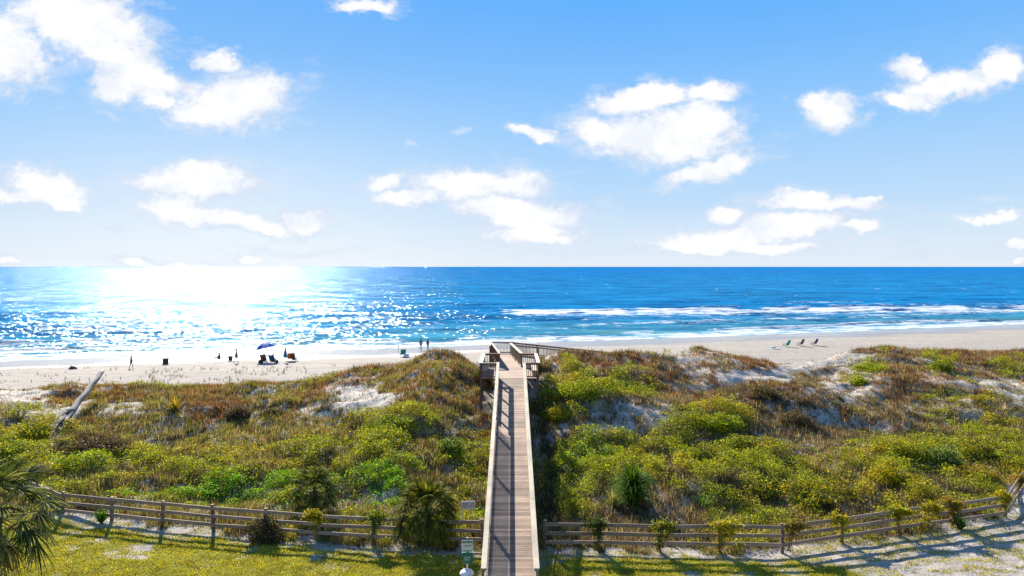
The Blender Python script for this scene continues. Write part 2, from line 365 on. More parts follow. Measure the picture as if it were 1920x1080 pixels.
# ------------------------------------------------------------------ ground
def axis(fine_lo, fine_hi, step, lo, hi):
    a = np.arange(fine_lo, fine_hi+1e-6, step)
    g = []; v0 = fine_hi; s0 = step
    while v0 < hi: s0 *= 1.18; v0 += s0; g.append(v0)
    l = []; v0 = fine_lo; s0 = step
    while v0 > lo: s0 *= 1.18; v0 -= s0; l.append(v0)
    return np.array(l[::-1]+list(a)+g)
def grid(ax, ay):
    X, Y = np.meshgrid(ax, ay); nx, ny = len(ax), len(ay)
    i = (np.arange(ny-1)[:, None]*nx+np.arange(nx-1)[None, :]).ravel()
    return X.ravel(), Y.ravel(), np.stack([i, i+1, i+nx+1, i+nx], 1)
gx = axis(-62, 66, .22, -4000, 4000); gy = axis(23, 82, .22, -900, 700)
X, Y, Fq = grid(gx, gy)
Z = height(X, Y)
zs = zones(X, Y, Z)
lawnm = (1-ss(Y, 26.9, 27.6))
fx_l = np.array([-40,-21,-13.5,-6.3,0,6,12,20,40]); fy_l = np.array([35.0,31.5,29.9,28.2,27.6,27.8,27.3,24.2,20])
lawn_edge = np.interp(X, fx_l, fy_l)
lawnm = 1-ss(Y+(fbm(X/.8, Y/.8, 51, 3)-.5)*1.6, lawn_edge-.3, lawn_edge+.3)
grassp = ss(fbm(X/1.1, Y/.8, 55, 3), .20, .34)
soil = np.array([.17, .135, .095]); sandc = np.array([.325, .288, .245]); green_soil = np.array([.055, .055, .02]); lawnc = np.array([.19, .19, .02])
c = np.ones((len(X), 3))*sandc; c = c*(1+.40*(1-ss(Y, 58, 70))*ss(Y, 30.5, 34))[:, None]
veg = zs['cover']*ss(Y-np.interp(X, [-22, -13.5, -6.3, 0, 10.5, 14, 20, 23.5, 26], [32.6, 30.9, 29.5, 28.9, 28.7, 29.6, 31.6, 32.6, 36]), -.1, .5)
gcol = soil[None]*(1-zs['green'][:, None]*.7)+green_soil[None]*zs['green'][:, None]*.7
c = c*(1-veg[:, None]*.92)+gcol*veg[:, None]*.92
lm = (lawnm*grassp)[:, None]*.97; c = c*(1-lm)+lawnc*lm
ds = shore(X)-Y
wet = (1-ss(ds+(fbm(X/9, Y/3, 61, 3)-.5)*6, 9, 16))
m, t, o = newmat('sand_ground')
g = t.node('ShaderNodeNewGeometry'); pos = g.outputs['Position']
wa = t.node('ShaderNodeAttribute', attribute_name='wet').outputs['Fac']
n = t.noise(pos, 1.1, 6, .65); n3 = t.noise(pos, 9, 4, .6)
cc = t.vm('SCALE', colattr(t), scale=t.ramp(n, .25, .75, .82, 1.1)); cc = t.vm('SCALE', cc, scale=t.ramp(t.noise(t.vm('MULTIPLY', pos, (.06, .5, 1)), 1, 6, .7), .3, .7, .88, 1.07)); cc = t.vm('SCALE', cc, scale=t.ramp(n3, .3, .7, .9, 1.08))
cc = t.mix(wa, cc, t.vm('MULTIPLY', cc, (.62, .63, .68)))
rr = t.math('SUBTRACT', .9, t.math('MULTIPLY', wa, .72))
hgt = t.math('ADD', t.noise(pos, 2.2, 5, .6), t.math('MULTIPLY', t.noise(pos, 12, 3), .35))
bn = t.node('ShaderNodeBump'); bn.inputs['Distance'].default_value = .15; t.l.new(hgt, bn.inputs['Height'])
t.l.new(t.math('SUBTRACT', .75, t.math('MULTIPLY', wa, .72)), bn.inputs['Strength'])
pb = principled(t, o, cc, rr, spec=.4, normal=bn.outputs[0]); t.l.new(t.math('ADD', .06, t.math('MULTIPLY', wa, .4)), pb.inputs['Specular IOR Level'])
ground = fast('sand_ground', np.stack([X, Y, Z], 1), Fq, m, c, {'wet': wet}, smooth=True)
tag(ground, 'pale sand of the dunes and beach running down to the water', kind='structure')

# ------------------------------------------------------------------ sea
trow = np.concatenate([np.arange(-5, 120, .42), 120*np.exp(np.arange(1, 190)*.0337)])
ucol = np.concatenate([-np.geomspace(3.5, .95, 26)[:-1], np.arange(-.95, .95, .0042), np.geomspace(.95, 3.5, 26)])
TT, UU = np.meshgrid(trow, ucol, indexing='ij')
XX = UU*(112+np.maximum(TT, 0)); YY = shore(XX)*np.where(TT > 400, np.clip(1-(TT-400)/2000, 0, 1), 1)+TT
xs, ys, ts = XX.ravel(), YY.ravel(), TT.ravel()
amp = ss(ts, 0, 25)*.6+.08
wv = (fbm(xs/9, ts/3.4, 71, 3)-.5)*1.0*amp+(fbm(xs/2.6, ts/1.1, 75, 3)-.5)*.42*amp
fade = 1-ss(ts, 300, 1500); wv = wv*fade
barT = 0*xs; foam = np.zeros_like(xs)
def breaker(yc, w_, hgt_, x0, x1, fw, strength, seed):
    """a rolling crest: raised water with foam spreading behind and in front of it"""
    global wv, foam
    yy = yc+(fbm(xs/22, 0*xs, seed, 3)-.5)*9; d = ts-yy
    lim = ss(xs, x0-12, x0+12)*(1-ss(xs, x1-12, x1+12))*ss(fbm(xs/11, 0*xs+3, seed+5, 2), .22, .42)
    wv = wv+hgt_*lim*np.exp(-np.where(d < 0, (d/(w_*.45))**2, (d/w_)**2))
    foam = np.maximum(foam, strength*lim*np.exp(-np.where(d < 0, (d/fw)**2, (d/(fw*.45))**2)))
sx = shore(xs)
def tline(y0, slope): return y0+slope*xs-sx
breaker(tline(190, .13), 3, .55, -4, 240, 19, 1.25, 101)
breaker(tline(178, .12), 2.5, .3, 10, 240, 13, 1.0, 107)
breaker(tline(205, .10), 2.5, .4, 55, 250, 6, .7, 113)
breaker(tline(232, .05), 2.5, .3, 85, 130, 5, .7, 119)
breaker(11+0*xs, 1.6, .42, -90, 200, 7, .95, 127)
breaker(24+0*xs, 1.9, .45, -95, -30, 6, .85, 131)
breaker(26+0*xs, 1.9, .45, 34, 62, 5, .8, 137)
breaker(30+0*xs, 1.8, .35, -10, 220, 3.2, .85, 151)
breaker(46+0*xs, 1.8, .3, 10, 220, 2.6, .75, 157)
breaker(58+0*xs, 1.8, .25, -10, 150, 2.2, .65, 163)
breaker(38+0*xs, 2.2, .4, -110, -8, 6, .6, 139)
breaker(55+0*xs, 2.2, .35, -120, -20, 6, .5, 149)
swash = (1-ss(ts, 3, 15))*.95
foam = np.maximum(foam, swash)
foam = np.maximum(foam, .42*ss(ts, 8, 20)*(1-ss(ts, 70, 95)))
zz = .03+wv*ss(ts, 1, 9)
fo = 0*xs+foam
SLOPE, SLOPE2 = 2.7, 1.0
m, t, o = newmat('sea_water')
g = t.node('ShaderNodeNewGeometry'); pos = g.outputs['Position']
fa = t.node('ShaderNodeAttribute', attribute_name='foam').outputs['Fac']
ta = t.node('ShaderNodeAttribute', attribute_name='tdist').outputs['Fac']
pf = t.vm('MULTIPLY', pos, (.30, .55, .2))
nf = t.noise(pf, 1.0, 9, .74, .6); nf2 = t.noise(t.vm('MULTIPLY', pos, (.07, .35, .1)), 1.0, 5, .6, .8)
fm = t.math('ADD', fa, t.math('ADD', t.math('MULTIPLY', t.math('SUBTRACT', nf, .5), 2.2), t.math('MULTIPLY', t.math('SUBTRACT', nf2, .5), 1.7)))
fmask = t.math('MULTIPLY', t.ramp(fm, .55, 1.15), .93)
capn = t.noise(t.vm('MULTIPLY', pos, (.10, .10, .1)), 1.0, 6, .62)
caps = t.math('MULTIPLY', t.ramp(capn, .665, .71), t.ramp(ta, 60, 110))
capf = t.noise(t.vm('MULTIPLY', pos, (.02, .035, .1)), 1.0, 3, .5)
fmask = t.math('MAXIMUM', fmask, t.math('MULTIPLY', caps, .85))
shal = t.ramp(ta, 2, 75); 
wcol = t.mix(shal, (.03, .16, .24, 1), (.003, .13, .30, 1))
wcol = t.mix(t.ramp(ta, 150, 1500), wcol, (.0, .12, .32, 1))
gn = t.noise(t.vm('MULTIPLY', pos, (.02, .12, .1)), 1, 4)
wcol = t.mix(t.math('MULTIPLY', t.ramp(gn, .55, .72), t.math('MULTIPLY', t.ramp(ta, 40, 5), .6)), wcol, (.10, .15, .05, 1))
wcol = t.vm('SCALE', wcol, scale=t.ramp(t.noise(t.vm('MULTIPLY', pos, (.012, .05, .1)), 1, 5), .3, .7, .75, 1.15))
sl = t.vm('SUBTRACT', t.noise(t.vm('MULTIPLY', pos, (.95, 1.05, .3)), 1, 5, .68, color=True), (.5, .5, .5))
sl2 = t.vm('SUBTRACT', t.noise(t.vm('MULTIPLY', pos, (.05, .14, .1)), 1, 4, .55, color=True), (.5, .5, .5))
sl = t.vm('ADD', t.vm('MULTIPLY', sl, (SLOPE*1.35, SLOPE, 0)), t.vm('MULTIPLY', sl2, (SLOPE2, SLOPE2, 0)))
wn = t.vm('NORMALIZE', t.vm('ADD', g.outputs['Normal'], sl))      # wave facets as real slopes, not filtered away with distance
dif = t.node('ShaderNodeBsdfDiffuse'); t.l.new(wcol, dif.inputs[0]); t.l.new(t.vm('NORMALIZE', t.vm('ADD', g.outputs['Normal'], t.vm('MULTIPLY', sl2, (1.6, 1.6, 0)))), dif.inputs['Normal'])
glo = t.node('ShaderNodeBsdfGlossy'); glo.inputs['Roughness'].default_value = .12; glo.inputs[0].default_value = (.6, .82, 1, 1); t.l.new(wn, glo.inputs['Normal'])
fr = t.node('ShaderNodeFresnel'); fr.inputs[0].default_value = 1.33; t.l.new(wn, fr.inputs['Normal'])
wb = t.node('ShaderNodeMixShader'); t.l.new(t.math('MINIMUM', fr.outputs[0], .085), wb.inputs[0]); t.l.new(dif.outputs[0], wb.inputs[1]); t.l.new(glo.outputs[0], wb.inputs[2])
fb = t.node('ShaderNodeBsdfPrincipled'); fb.inputs['Base Color'].default_value = (.52, .545, .57, 1); fb.inputs['Roughness'].default_value = .8
b2 = t.node('ShaderNodeBump'); b2.inputs['Strength'].default_value = .6; b2.inputs['Distance'].default_value = .3; t.l.new(nf, b2.inputs['Height']); t.l.new(b2.outputs[0], fb.inputs['Normal'])
mx = t.node('ShaderNodeMixShader'); t.l.new(fmask, mx.inputs[0]); t.l.new(wb.outputs[0], mx.inputs[1]); t.l.new(fb.outputs[0], mx.inputs[2]); t.l.new(mx.outputs[0], o.inputs[0])
nr, nc = TT.shape; i = (np.arange(nr-1)[:, None]*nc+np.arange(nc-1)[None, :]).ravel()
sea = fast('sea', np.stack([xs, ys, zz], 1), np.stack([i, i+1, i+nc+1, i+nc], 1), m, None, {'foam': fo, 'tdist': ts}, smooth=True)
tag(sea, 'blue sea with white breakers and sun glitter', kind='structure')

# ------------------------------------------------------------------ scattered ground cover
def pick(cols, n):
    cols = np.array(cols)*(.96, .96, .75); return cols[rng.integers(0, len(cols), n)]*rng.uniform(.5, 1.45, (n, 1))*rng.uniform(.92, 1.08, (n, 3))
def blades(P, L, W, lean, col, name, mat, parent=None, up=1.):
    n = len(P); a = rng.uniform(0, 2*np.pi, n); l = rng.uniform(0, 1, n)*lean
    d = np.stack([np.cos(a)*l, np.sin(a)*l, np.ones(n)*up], 1); d /= np.linalg.norm(d, axis=1)[:, None]
    b = a+np.pi/2+rng.uniform(-.8, .8, n); s = np.stack([np.cos(b), np.sin(b), 0*b], 1)*W[:, None]*.5
    tip = P+d*L[:, None]; tip[:, 2] -= l*L*.12
    V = np.stack([P-s, P+s, tip], 1).reshape(-1, 3)
    cc = np.repeat(col, 3, 0); cc = cc.reshape(-1, 3, 3); 
    return fast(name, V, np.arange(3*n).reshape(-1, 3), mat, cc.reshape(-1, 3), parent=parent)
def leafquads(P, size, col, flat=.7):
    n = len(P); a = rng.uniform(0, 2*np.pi, n); e = rng.uniform(-1, 1, n)*flat+.25
    d = np.stack([np.cos(a)*np.cos(e), np.sin(a)*np.cos(e), np.sin(e)], 1)
    b = rng.normal(0, 1, (n, 3)); s = np.cross(d, b); s /= np.linalg.norm(s, axis=1)[:, None]+1e-6
    L = size[:, None]; V = np.stack([P-d*L*.5, P+s*L*.27, P+d*L*.5, P-s*L*.27], 1).reshape(-1, 3)
    return V, np.arange(4*n).reshape(-1, 4), np.repeat(col, 4, 0)
def candidates(n, x0, x1, y0, y1):
    """random points, denser towards the viewer's side"""
    u_ = rng.uniform(0, 1, n); y = y0+(y1-y0)*u_**1.15; half = np.minimum(y*.80+3, 70)
    x = rng.uniform(-1, 1, n)*half
    return x, y
N = 680000
x, y = candidates(N, -60, 60, 28.0, 82)
z = height(x, y); q = zones(x, y, z)
fence_line = np.interp(x, [-22, -13.5, -6.3, 0, 10.5, 14, 20, 23.5, 26], [32.6, 30.9, 29.5, 28.9, 28.7, 29.6, 31.6, 32.6, 36])
keep = (rng.uniform(0, 1, N) < q['cover']) & (y > fence_line+.15-.75*ss(fbm(x/.7, 0*x, 58, 3), .42, .62))
# not through the boardwalk
def offdeck(x, y, pad=0):
    on = (np.abs(x+.06) < 1.0+pad) & (y < 53.5)
    on |= (x > -2.4) & (x < 2.1) & (y > 48.3) & (y < 53.6)
    on |= (np.abs(x-(-.15-.1*(y-53))) < 1.2+pad) & (y >= 53) & (y < 66)
    on |= (x > -1) & (x < 13) & (y > 61.3) & (y < 65.2)
    return ~on
keep &= offdeck(x, y)
LA = hit(112, 806); LB = hit(165, 752)
tl = np.clip(((x-LA.x)*(LB.x-LA.x)+(y-LA.y)*(LB.y-LA.y))/((LB.x-LA.x)**2+(LB.y-LA.y)**2), -.15, 1)
keep &= np.hypot(x-(LA.x+tl*(LB.x-LA.x)), y-(LA.y+tl*(LB.y-LA.y))) > .42
x, y, z = x[keep], y[keep], z[keep]; q = {k: v_[keep] for k, v_ in q.items()}
n = len(x); r = rng.uniform(0, 1, n)
isg = (r < q['green']*.95+q['lush']*.6)
gi = np.where(~isg)[0]
# dry grass and twigs: brown, straw, grey
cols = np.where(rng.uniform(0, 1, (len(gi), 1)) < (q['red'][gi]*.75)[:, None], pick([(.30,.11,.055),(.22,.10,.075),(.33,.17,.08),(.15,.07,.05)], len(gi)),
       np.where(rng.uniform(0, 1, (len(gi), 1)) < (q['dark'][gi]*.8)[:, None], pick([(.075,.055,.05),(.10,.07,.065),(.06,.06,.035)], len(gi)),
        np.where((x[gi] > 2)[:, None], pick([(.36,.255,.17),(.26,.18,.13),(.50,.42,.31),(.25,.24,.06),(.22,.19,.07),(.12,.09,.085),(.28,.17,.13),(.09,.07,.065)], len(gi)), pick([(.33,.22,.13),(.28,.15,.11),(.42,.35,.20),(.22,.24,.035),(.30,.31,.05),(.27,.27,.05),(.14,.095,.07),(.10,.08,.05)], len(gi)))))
dsc = (y[gi]/45)**.6
tuft = fbm(x[gi]/.8, y[gi]/.8, 81, 2)*(1.15-.75*q['sand'][gi])
L = rng.uniform(.16, .5, len(gi))*(.6+.9*tuft); W = rng.uniform(.018, .045, len(gi))*dsc*1.25
P = np.stack([x[gi], y[gi], z[gi]-.03], 1)
k3 = 3   # three blades from each root
P3 = np.repeat(P, k3, 0)+rng.normal(0, .07, (len(P)*k3, 3))*[1, 1, .15]
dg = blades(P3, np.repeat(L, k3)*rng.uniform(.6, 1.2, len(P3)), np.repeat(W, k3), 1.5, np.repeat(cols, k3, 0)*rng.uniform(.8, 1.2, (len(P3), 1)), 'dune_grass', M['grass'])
tag(dg, 'dry brown and straw coloured grass covering the dunes', 'grass', kind='stuff')
# leafy mats
gi = np.where(isg)[0]
mound = ss(fbm(x[gi]/.95, y[gi]/.8, 91, 3), .30, .72)
Hm = (.05+.95*mound*np.clip(q['green'][gi]*1.2, .3, 1))
kk = 6
lx = np.repeat(x[gi], kk)+rng.normal(0, .14, len(gi)*kk); ly = np.repeat(y[gi], kk)+rng.normal(0, .14, len(gi)*kk)
lz = np.repeat(z[gi], kk)+np.repeat(Hm, kk)*rng.uniform(0, 1, len(gi)*kk)**.45
lushp = np.repeat(q['lush'][gi], kk); yel = np.repeat(fbm(x[gi]/2.5, y[gi]/2, 95, 2), kk); drk = np.repeat(q['dark'][gi], kk)
gk = rng.uniform(0, 1, len(lx)) < np.repeat(.22+.78*ss(mound, .02, .45), kk)
lx, ly, lz = lx[gk], ly[gk], lz[gk]; lushp, yel, drk = lushp[gk], yel[gk], drk[gk]
nl = len(lx); rr_ = rng.uniform(0, 1, (nl, 1))
cg = pick([(.27,.32,.015),(.33,.35,.02),(.18,.23,.015),(.38,.35,.025)], nl)
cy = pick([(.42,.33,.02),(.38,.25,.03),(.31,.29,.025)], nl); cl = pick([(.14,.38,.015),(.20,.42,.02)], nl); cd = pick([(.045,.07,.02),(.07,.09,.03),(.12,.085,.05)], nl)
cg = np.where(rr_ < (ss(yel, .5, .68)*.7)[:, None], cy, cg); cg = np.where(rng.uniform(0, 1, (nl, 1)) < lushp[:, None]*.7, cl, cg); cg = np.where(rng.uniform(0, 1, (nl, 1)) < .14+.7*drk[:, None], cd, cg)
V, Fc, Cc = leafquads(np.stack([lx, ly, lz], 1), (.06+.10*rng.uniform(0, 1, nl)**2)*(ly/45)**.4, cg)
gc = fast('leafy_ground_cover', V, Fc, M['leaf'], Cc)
tag(gc, 'bright green leafy vines matting the dunes', 'ground cover', kind='stuff')
print('grass', len(P3), 'leaves', nl)
# lawn this side of the fence
N = 480000
y = rng.uniform(23.2, 33.5, N); x = rng.uniform(-1, 1, N)*(y*.78+1)
le = np.interp(x, fx_l, fy_l); lm = 1-ss(y+(fbm(x/.8, y/.8, 51, 3)-.5)*1.6, le-.3, le+.3); gp = ss(fbm(x/1.1, y/.8, 55, 3), .20, .34)
extra = ss(fbm(x/.7, y/.35, 57, 3), .42, .56)*.6
k = (rng.uniform(0, 1, N) < np.maximum(lm*gp, extra)) & offdeck(x, y, .05)
fl = np.interp(x, [-22, -13.5, -6.3, 0, 10.5, 14, 20, 23.5, 26], [32.6, 30.9, 29.5, 28.9, 28.7, 29.6, 31.6, 32.6, 36]); k &= y < fl+.4
x, y = x[k], y[k]; z = height(x, y); n = len(x)
cl = np.where(rng.uniform(0, 1, (n, 1)) < .72, pick([(.46,.43,.022),(.38,.40,.022),(.52,.45,.03)], n), pick([(.36,.27,.09),(.28,.2,.07)], n))
lw = blades(np.stack([x, y, z-.01], 1), rng.uniform(.04, .10, n)*(.5+1.1*fbm(x/.35, y/.35, 66, 2)), rng.uniform(.02, .04, n), 1.3, cl, 'lawn_grass', M['grass'])
tag(lw, 'short yellow green lawn in front of the fence', 'grass', kind='stuff')
# sparse sprigs standing on the open beach
N = 900
px_ = rng.uniform(-40, 760, N); rw = rng.uniform(686, 722, N)
dd = F*(CAMZ-.8)/(rw-500); x = (px_-960)/F*dd; y = dd
k = (rng.uniform(0, 1, N) < .25+.75*((px_ > 260) & (px_ < 640)))*(vn(x/3, y/2, 5) > .45); k = k.astype(bool)
x, y = x[k], y[k]; z = height(x, y); n = len(x)
P3 = np.repeat(np.stack([x, y, z], 1), 5, 0)+rng.normal(0, .05, (n*5, 3))*[1, 1, 0]
sp = blades(P3, rng.uniform(.15, .5, n*5), rng.uniform(.02, .05, n*5), .7, pick([(.08,.08,.04),(.13,.12,.06),(.07,.06,.05)], n*5), 'beach_grass', M['grass'])
tag(sp, 'sparse dark sprigs of grass dotting the open sand behind the dune', 'grass', kind='stuff')
# tall sea oat stalks along the dune crest
N = 2600
px_ = rng.uniform(-60, 2000, N); x = (px_-960)/F*60; dcc = np.interp(x, CX, CD); y = dcc+rng.normal(0, 1.6, N); z = height(x, y)
k = offdeck(x, y, .1) & (zones(x, y, z)['sand'] < .5) & (vn(x/2.3, y/3, 8) > .38); x, y, z = x[k], y[k], z[k]; n = len(x)
st = blades(np.stack([x, y, z], 1), rng.uniform(.3, .85, n), rng.uniform(.03, .055, n), .5, pick([(.16,.12,.07),(.10,.09,.05),(.22,.17,.10)], n), 'sea_oats', M['grass'])
tag(st, 'thin brown stalks standing along the dune crest against the beach', 'grass', kind='stuff')

# ------------------------------------------------------------------ plants that are things
def bush(name, px, row, rad, hgt_, cols, label, cat='shrub', group=None, n=2600, size=.13, sink=0., loc=None, flat=.7):
    p = loc if loc is not None else hit(px, row)
    e = empty(name, p); tag(e, label, cat, group)
    a = rng.uniform(0, 2*np.pi, n); rr2 = rng.uniform(0, 1, n)**.42; el = rng.uniform(0, 1, n)
    lump = .30+1.05*fbm(np.cos(a)*2.6+el*2.5+px*.1, np.sin(a)*2.6-el*1.5+row*.1, 7, 3)
    x = np.cos(a)*np.sqrt(1-el**2)*rr2*lump*rad*1.15; y = np.sin(a)*np.sqrt(1-el**2)*rr2*lump*rad; z = el*rr2*lump*hgt_*1.25-sink
    V, Fc, Cc = leafquads(np.stack([x, y, z], 1), rng.uniform(.7, 1.35, n)*size, pick(cols, n), flat)
    fast('foliage', V, Fc, M['leaf'], Cc, parent=e)
    mb = MB()
    for i in range(9):
        a_ = i*.7; rr3 = rad*random.uniform(.3, .75)
        mb.tube([(0, 0, -.15), (math.cos(a_)*rr3*.5, math.sin(a_)*rr3*.5, hgt_*.45), (math.cos(a_)*rr3, math.sin(a_)*rr3, hgt_*.85)], [.03, .02, .008], 5)
    mb.build('stem', M['twig'], e); return e
G1 = [(.26,.32,.015),(.33,.36,.02),(.17,.22,.015)]; G2 = [(.06,.10,.02),(.08,.13,.025),(.045,.07,.02)]; YG = [(.40,.35,.02),(.42,.29,.025),(.25,.27,.02)]
BR = [(.16,.11,.07),(.12,.085,.06),(.2,.15,.08),(.12,.13,.04)]; PU = [(.11,.075,.07),(.14,.10,.075),(.085,.065,.05)]
BU = [
 ('shrub', 1085, 742, 1.9, 1.0, G1, 'bright green shrub right of the boardwalk near its platform'),
 ('shrub', 1185, 738, 1.5, .8, G1+G2, 'green shrub on the far dune, right end of the big green patch by the platform'),
 ('shrub', 1050, 784, 1.0, .6, YG, 'small yellow green shrub just right of the boardwalk shadow'),
 ('shrub', 1310, 872, .9, .65, G2, 'small dark green bush in the middle of the right hand dune'),
 ('shrub', 1350, 800, 1.5, .7, G1, 'green bush at mid dune in front of the dark hollow'),
 ('shrub', 1702, 860, 1.2, .9, YG+G1, 'rounded yellow green bush low on the right dune, left one of a pair'),
 ('shrub', 1768, 868, 1.1, .95, [(.16,.22,.06),(.12,.18,.05),(.24,.3,.1)], 'pale leaved bush with upright leaves between two yellow green bushes'),
 ('shrub', 1835, 858, 1.2, .9, YG+G2, 'yellow green bush with dark gaps low on the far right dune'),
 ('shrub', 1665, 905, 1.25, .9, YG, 'large golden green bush behind the right fence run'),
 ('shrub', 1838, 905, 1.2, .9, [(.28,.19,.03),(.22,.2,.03)], 'orange tinged bush near the corner of the right fence'),
 ('shrub', 1420, 925, 1.2, .7, YG+G2, 'olive bush behind the middle of the right fence'),
 ('shrub', 1520, 945, 1.1, .7, G2+YG, 'dark olive bush behind the right fence where it starts to bend'),
 ('shrub', 180, 845, 1.8, .85, PU, 'purple brown twiggy mound below the driftwood log'),
 ('shrub', 447, 782, .9, .7, PU, 'dark round tuft on the left dune near the reddish patch'),
 ('shrub', 512, 782, .8, .6, PU+BR, 'grey brown round tuft on the left dune right of a darker one'),
 ('shrub', 60, 822, 1.5, .9, G1+YG, 'bright green bush on the left dune below the sand slope'),
 ('shrub', 12, 870, 1.1, 1.0, G2+G1, 'dark green bush cut by the left edge of the view'),
 ('shrub', 735, 800, 1.4, .7, G1+G2, 'green bush on the dune slope left of the boardwalk'),
 ('shrub', 903, 716, 1.1, 1.3, BR+G2, 'olive brown scrub tucked against the left side of the boardwalk platform'),
 ('shrub', 1012, 700, .9, 1.1, BR, 'brown scrub tucked against the right side of the boardwalk platform'),
 ('shrub', 1630, 694, 1.5, .6, G1, 'small bright green bush high on the right dune'),
 ('shrub', 1762, 694, 1.2, .7, G1+G2, 'green bush on the sandy slope at upper right'),
 ('shrub', 1612, 722, .7, .6, G1, 'tiny round green bush below the sandy slope'),
 ('shrub', 1490, 795, 1.3, .9, PU, 'dark leafless scrub by the hollow in the right dune'),
 ('shrub', 1430, 742, 1.5, .7, PU+BR, 'grey brown scrub above the hollow in the right dune'),
 ('shrub', 845, 850, 1.0, .8, [(.13,.2,.03),(.17,.23,.05)], 'light green bush just left of the boardwalk'),
]
for (nm, px, row, rad, h_, cols, lab) in BU: bush(nm, px, row, rad, h_, cols, lab, n=int(1100+1500*rad), size=.12, flat=.8)
bush('shrub', 500, 1014, .8, 1.05, BR+PU, 'round brown green shrub growing in front of the left fence', n=4200, size=.11, flat=1.2)

def straps(name, px, row, n, L, W, cols, label, cat='plant', lean=.9, loc=None, tall=0.):
    p = loc if loc is not None else hit(px, row); e = empty(name, p); tag(e, label, cat)
    mb_v = []; fs = []; cs = []
    for i in range(n):
        a = random.uniform(0, 6.283); l = random.uniform(.05, lean); Lb = L*random.uniform(.55, 1.1); d = Vector((math.cos(a)*l, math.sin(a)*l, 1)).normalized()
        s = Vector((-math.sin(a), math.cos(a), 0))*W*.5; c_ = Vector(random.choice(cols))*random.uniform(.7, 1.3); o_ = len(mb_v); b = Vector((math.cos(a), math.sin(a), 0))*(.05+.12*tall*random.random())+Vector((0, 0, tall*random.random()))
        for j in range(4):
            t_ = j/3; w_ = (1, 1.1, .75, .06)[j]; q_ = b+d*Lb*t_+Vector((math.cos(a), math.sin(a), 0))*Lb*.25*t_*t_*l-Vector((0, 0, 1))*Lb*.28*t_**3*l
            mb_v += [q_-s*w_, q_+s*w_]; cs += [tuple(c_)]*2
        for j in range(3): fs.append((o_+2*j, o_+2*j+1, o_+2*j+3, o_+2*j+2))
    fast('leaves', np.array([tuple(v_) for v_ in mb_v]), np.array(fs), M['frond'], np.array(cs), parent=e)
    mb = MB(); mb.tube([(0, 0, -.2), (0, 0, .12)], [.07, .05], 7); mb.build('stem', M['bark'], e); return e
straps('yucca', 190, 982, 110, .75, .05, [(.06,.14,.02),(.1,.2,.03)], 'small green strap leaved plant at the foot of the left fence')
straps('yucca', 328, 772, 60, 1.35, .09, [(.42,.27,.02),(.34,.24,.03),(.2,.2,.03)], 'yellow orange spiky plant standing out on the left dune')
straps('grass_clump', 1345, 992, 60, .9, .04, [(.12,.2,.03),(.3,.28,.08)], 'tall green grass clump growing through the right fence')
straps('grass_clump', 1318, 955, 50, 1.1, .04, [(.08,.18,.05),(.1,.2,.04)], 'upright green grass clump standing just behind the right fence')
straps('grass_clump', 1150, 950, 40, .9, .045, [(.4,.36,.2),(.3,.3,.1)], 'pale straw grass clump beside the dark young palm')
straps('grass_clump', 1800, 992, 110, .7, .05, [(.05,.12,.02),(.08,.17,.03)], 'dark green leafy clump on the sand in front of the right fence')
straps('grass_clump', 1858, 968, 60, .4, .05, [(.08,.2,.03),(.12,.24,.04)], 'low bright green clump under the last right fence bay')
straps('young_palm', 1186, 948, 900, .95, .05, [(.035,.09,.008),(.06,.13,.01),(.12,.18,.015)], 'dark green upright young palm with needle like leaves right of the boardwalk', 'palm', lean=2.0, tall=1.35)

# fan palms
def fan(vs, fs, cs, org, az, el, pet, rad, cols, droop=.5, nb=22):
    d = Vector((math.cos(az)*math.cos(el), math.sin(az)*math.cos(el), math.sin(el))); side = Vector((-math.sin(az), math.cos(az), 0)); upv = side.cross(d)*-1
    hub = org+d*pet; hub.z -= .1*pet*pet
    def strip(pts, wds, s, c_):
        o_ = len(vs)
        for p_, w_ in zip(pts, wds): vs.append(tuple(p_-s*w_)); vs.append(tuple(p_+s*w_)); cs.append(c_); cs.append(c_)
        for j in range(len(pts)-1): fs.append((o_+2*j, o_+2*j+1, o_+2*j+3, o_+2*j+2))
    strip([org, (org+hub)/2, hub], [.03, .025, .02], side, (.15, .16, .05))
    d2 = (d-Vector((0, 0, droop*.5))).normalized()
    for i in range(nb):
        th = R(-115+230*i/(nb-1))+random.uniform(-.04, .04)
        b = (d2*math.cos(th)+side*math.sin(th)).normalized(); L = rad*(1-.22*abs(th)/2)*random.uniform(.85, 1.1)
        c_ = tuple(Vector(random.choice(cols))*random.uniform(.7, 1.35)); s = b.cross(upv).normalized()
        fold = upv*(.12*L)*(-1 if i % 2 else 1)*0
        pts = []
        for t_ in (0, .35, .65, .85, 1.0):
            pts.append(hub+b*L*t_+upv*(-.15*L*abs(math.sin(th))*t_)-Vector((0, 0, droop*L*(t_**2.4)*.75)))
        wd = rad*.035; strip(pts, [wd*.35, wd, wd*.85, wd*.5, wd*.06], (s+upv*random.uniform(-.8, .8)).normalized(), c_)
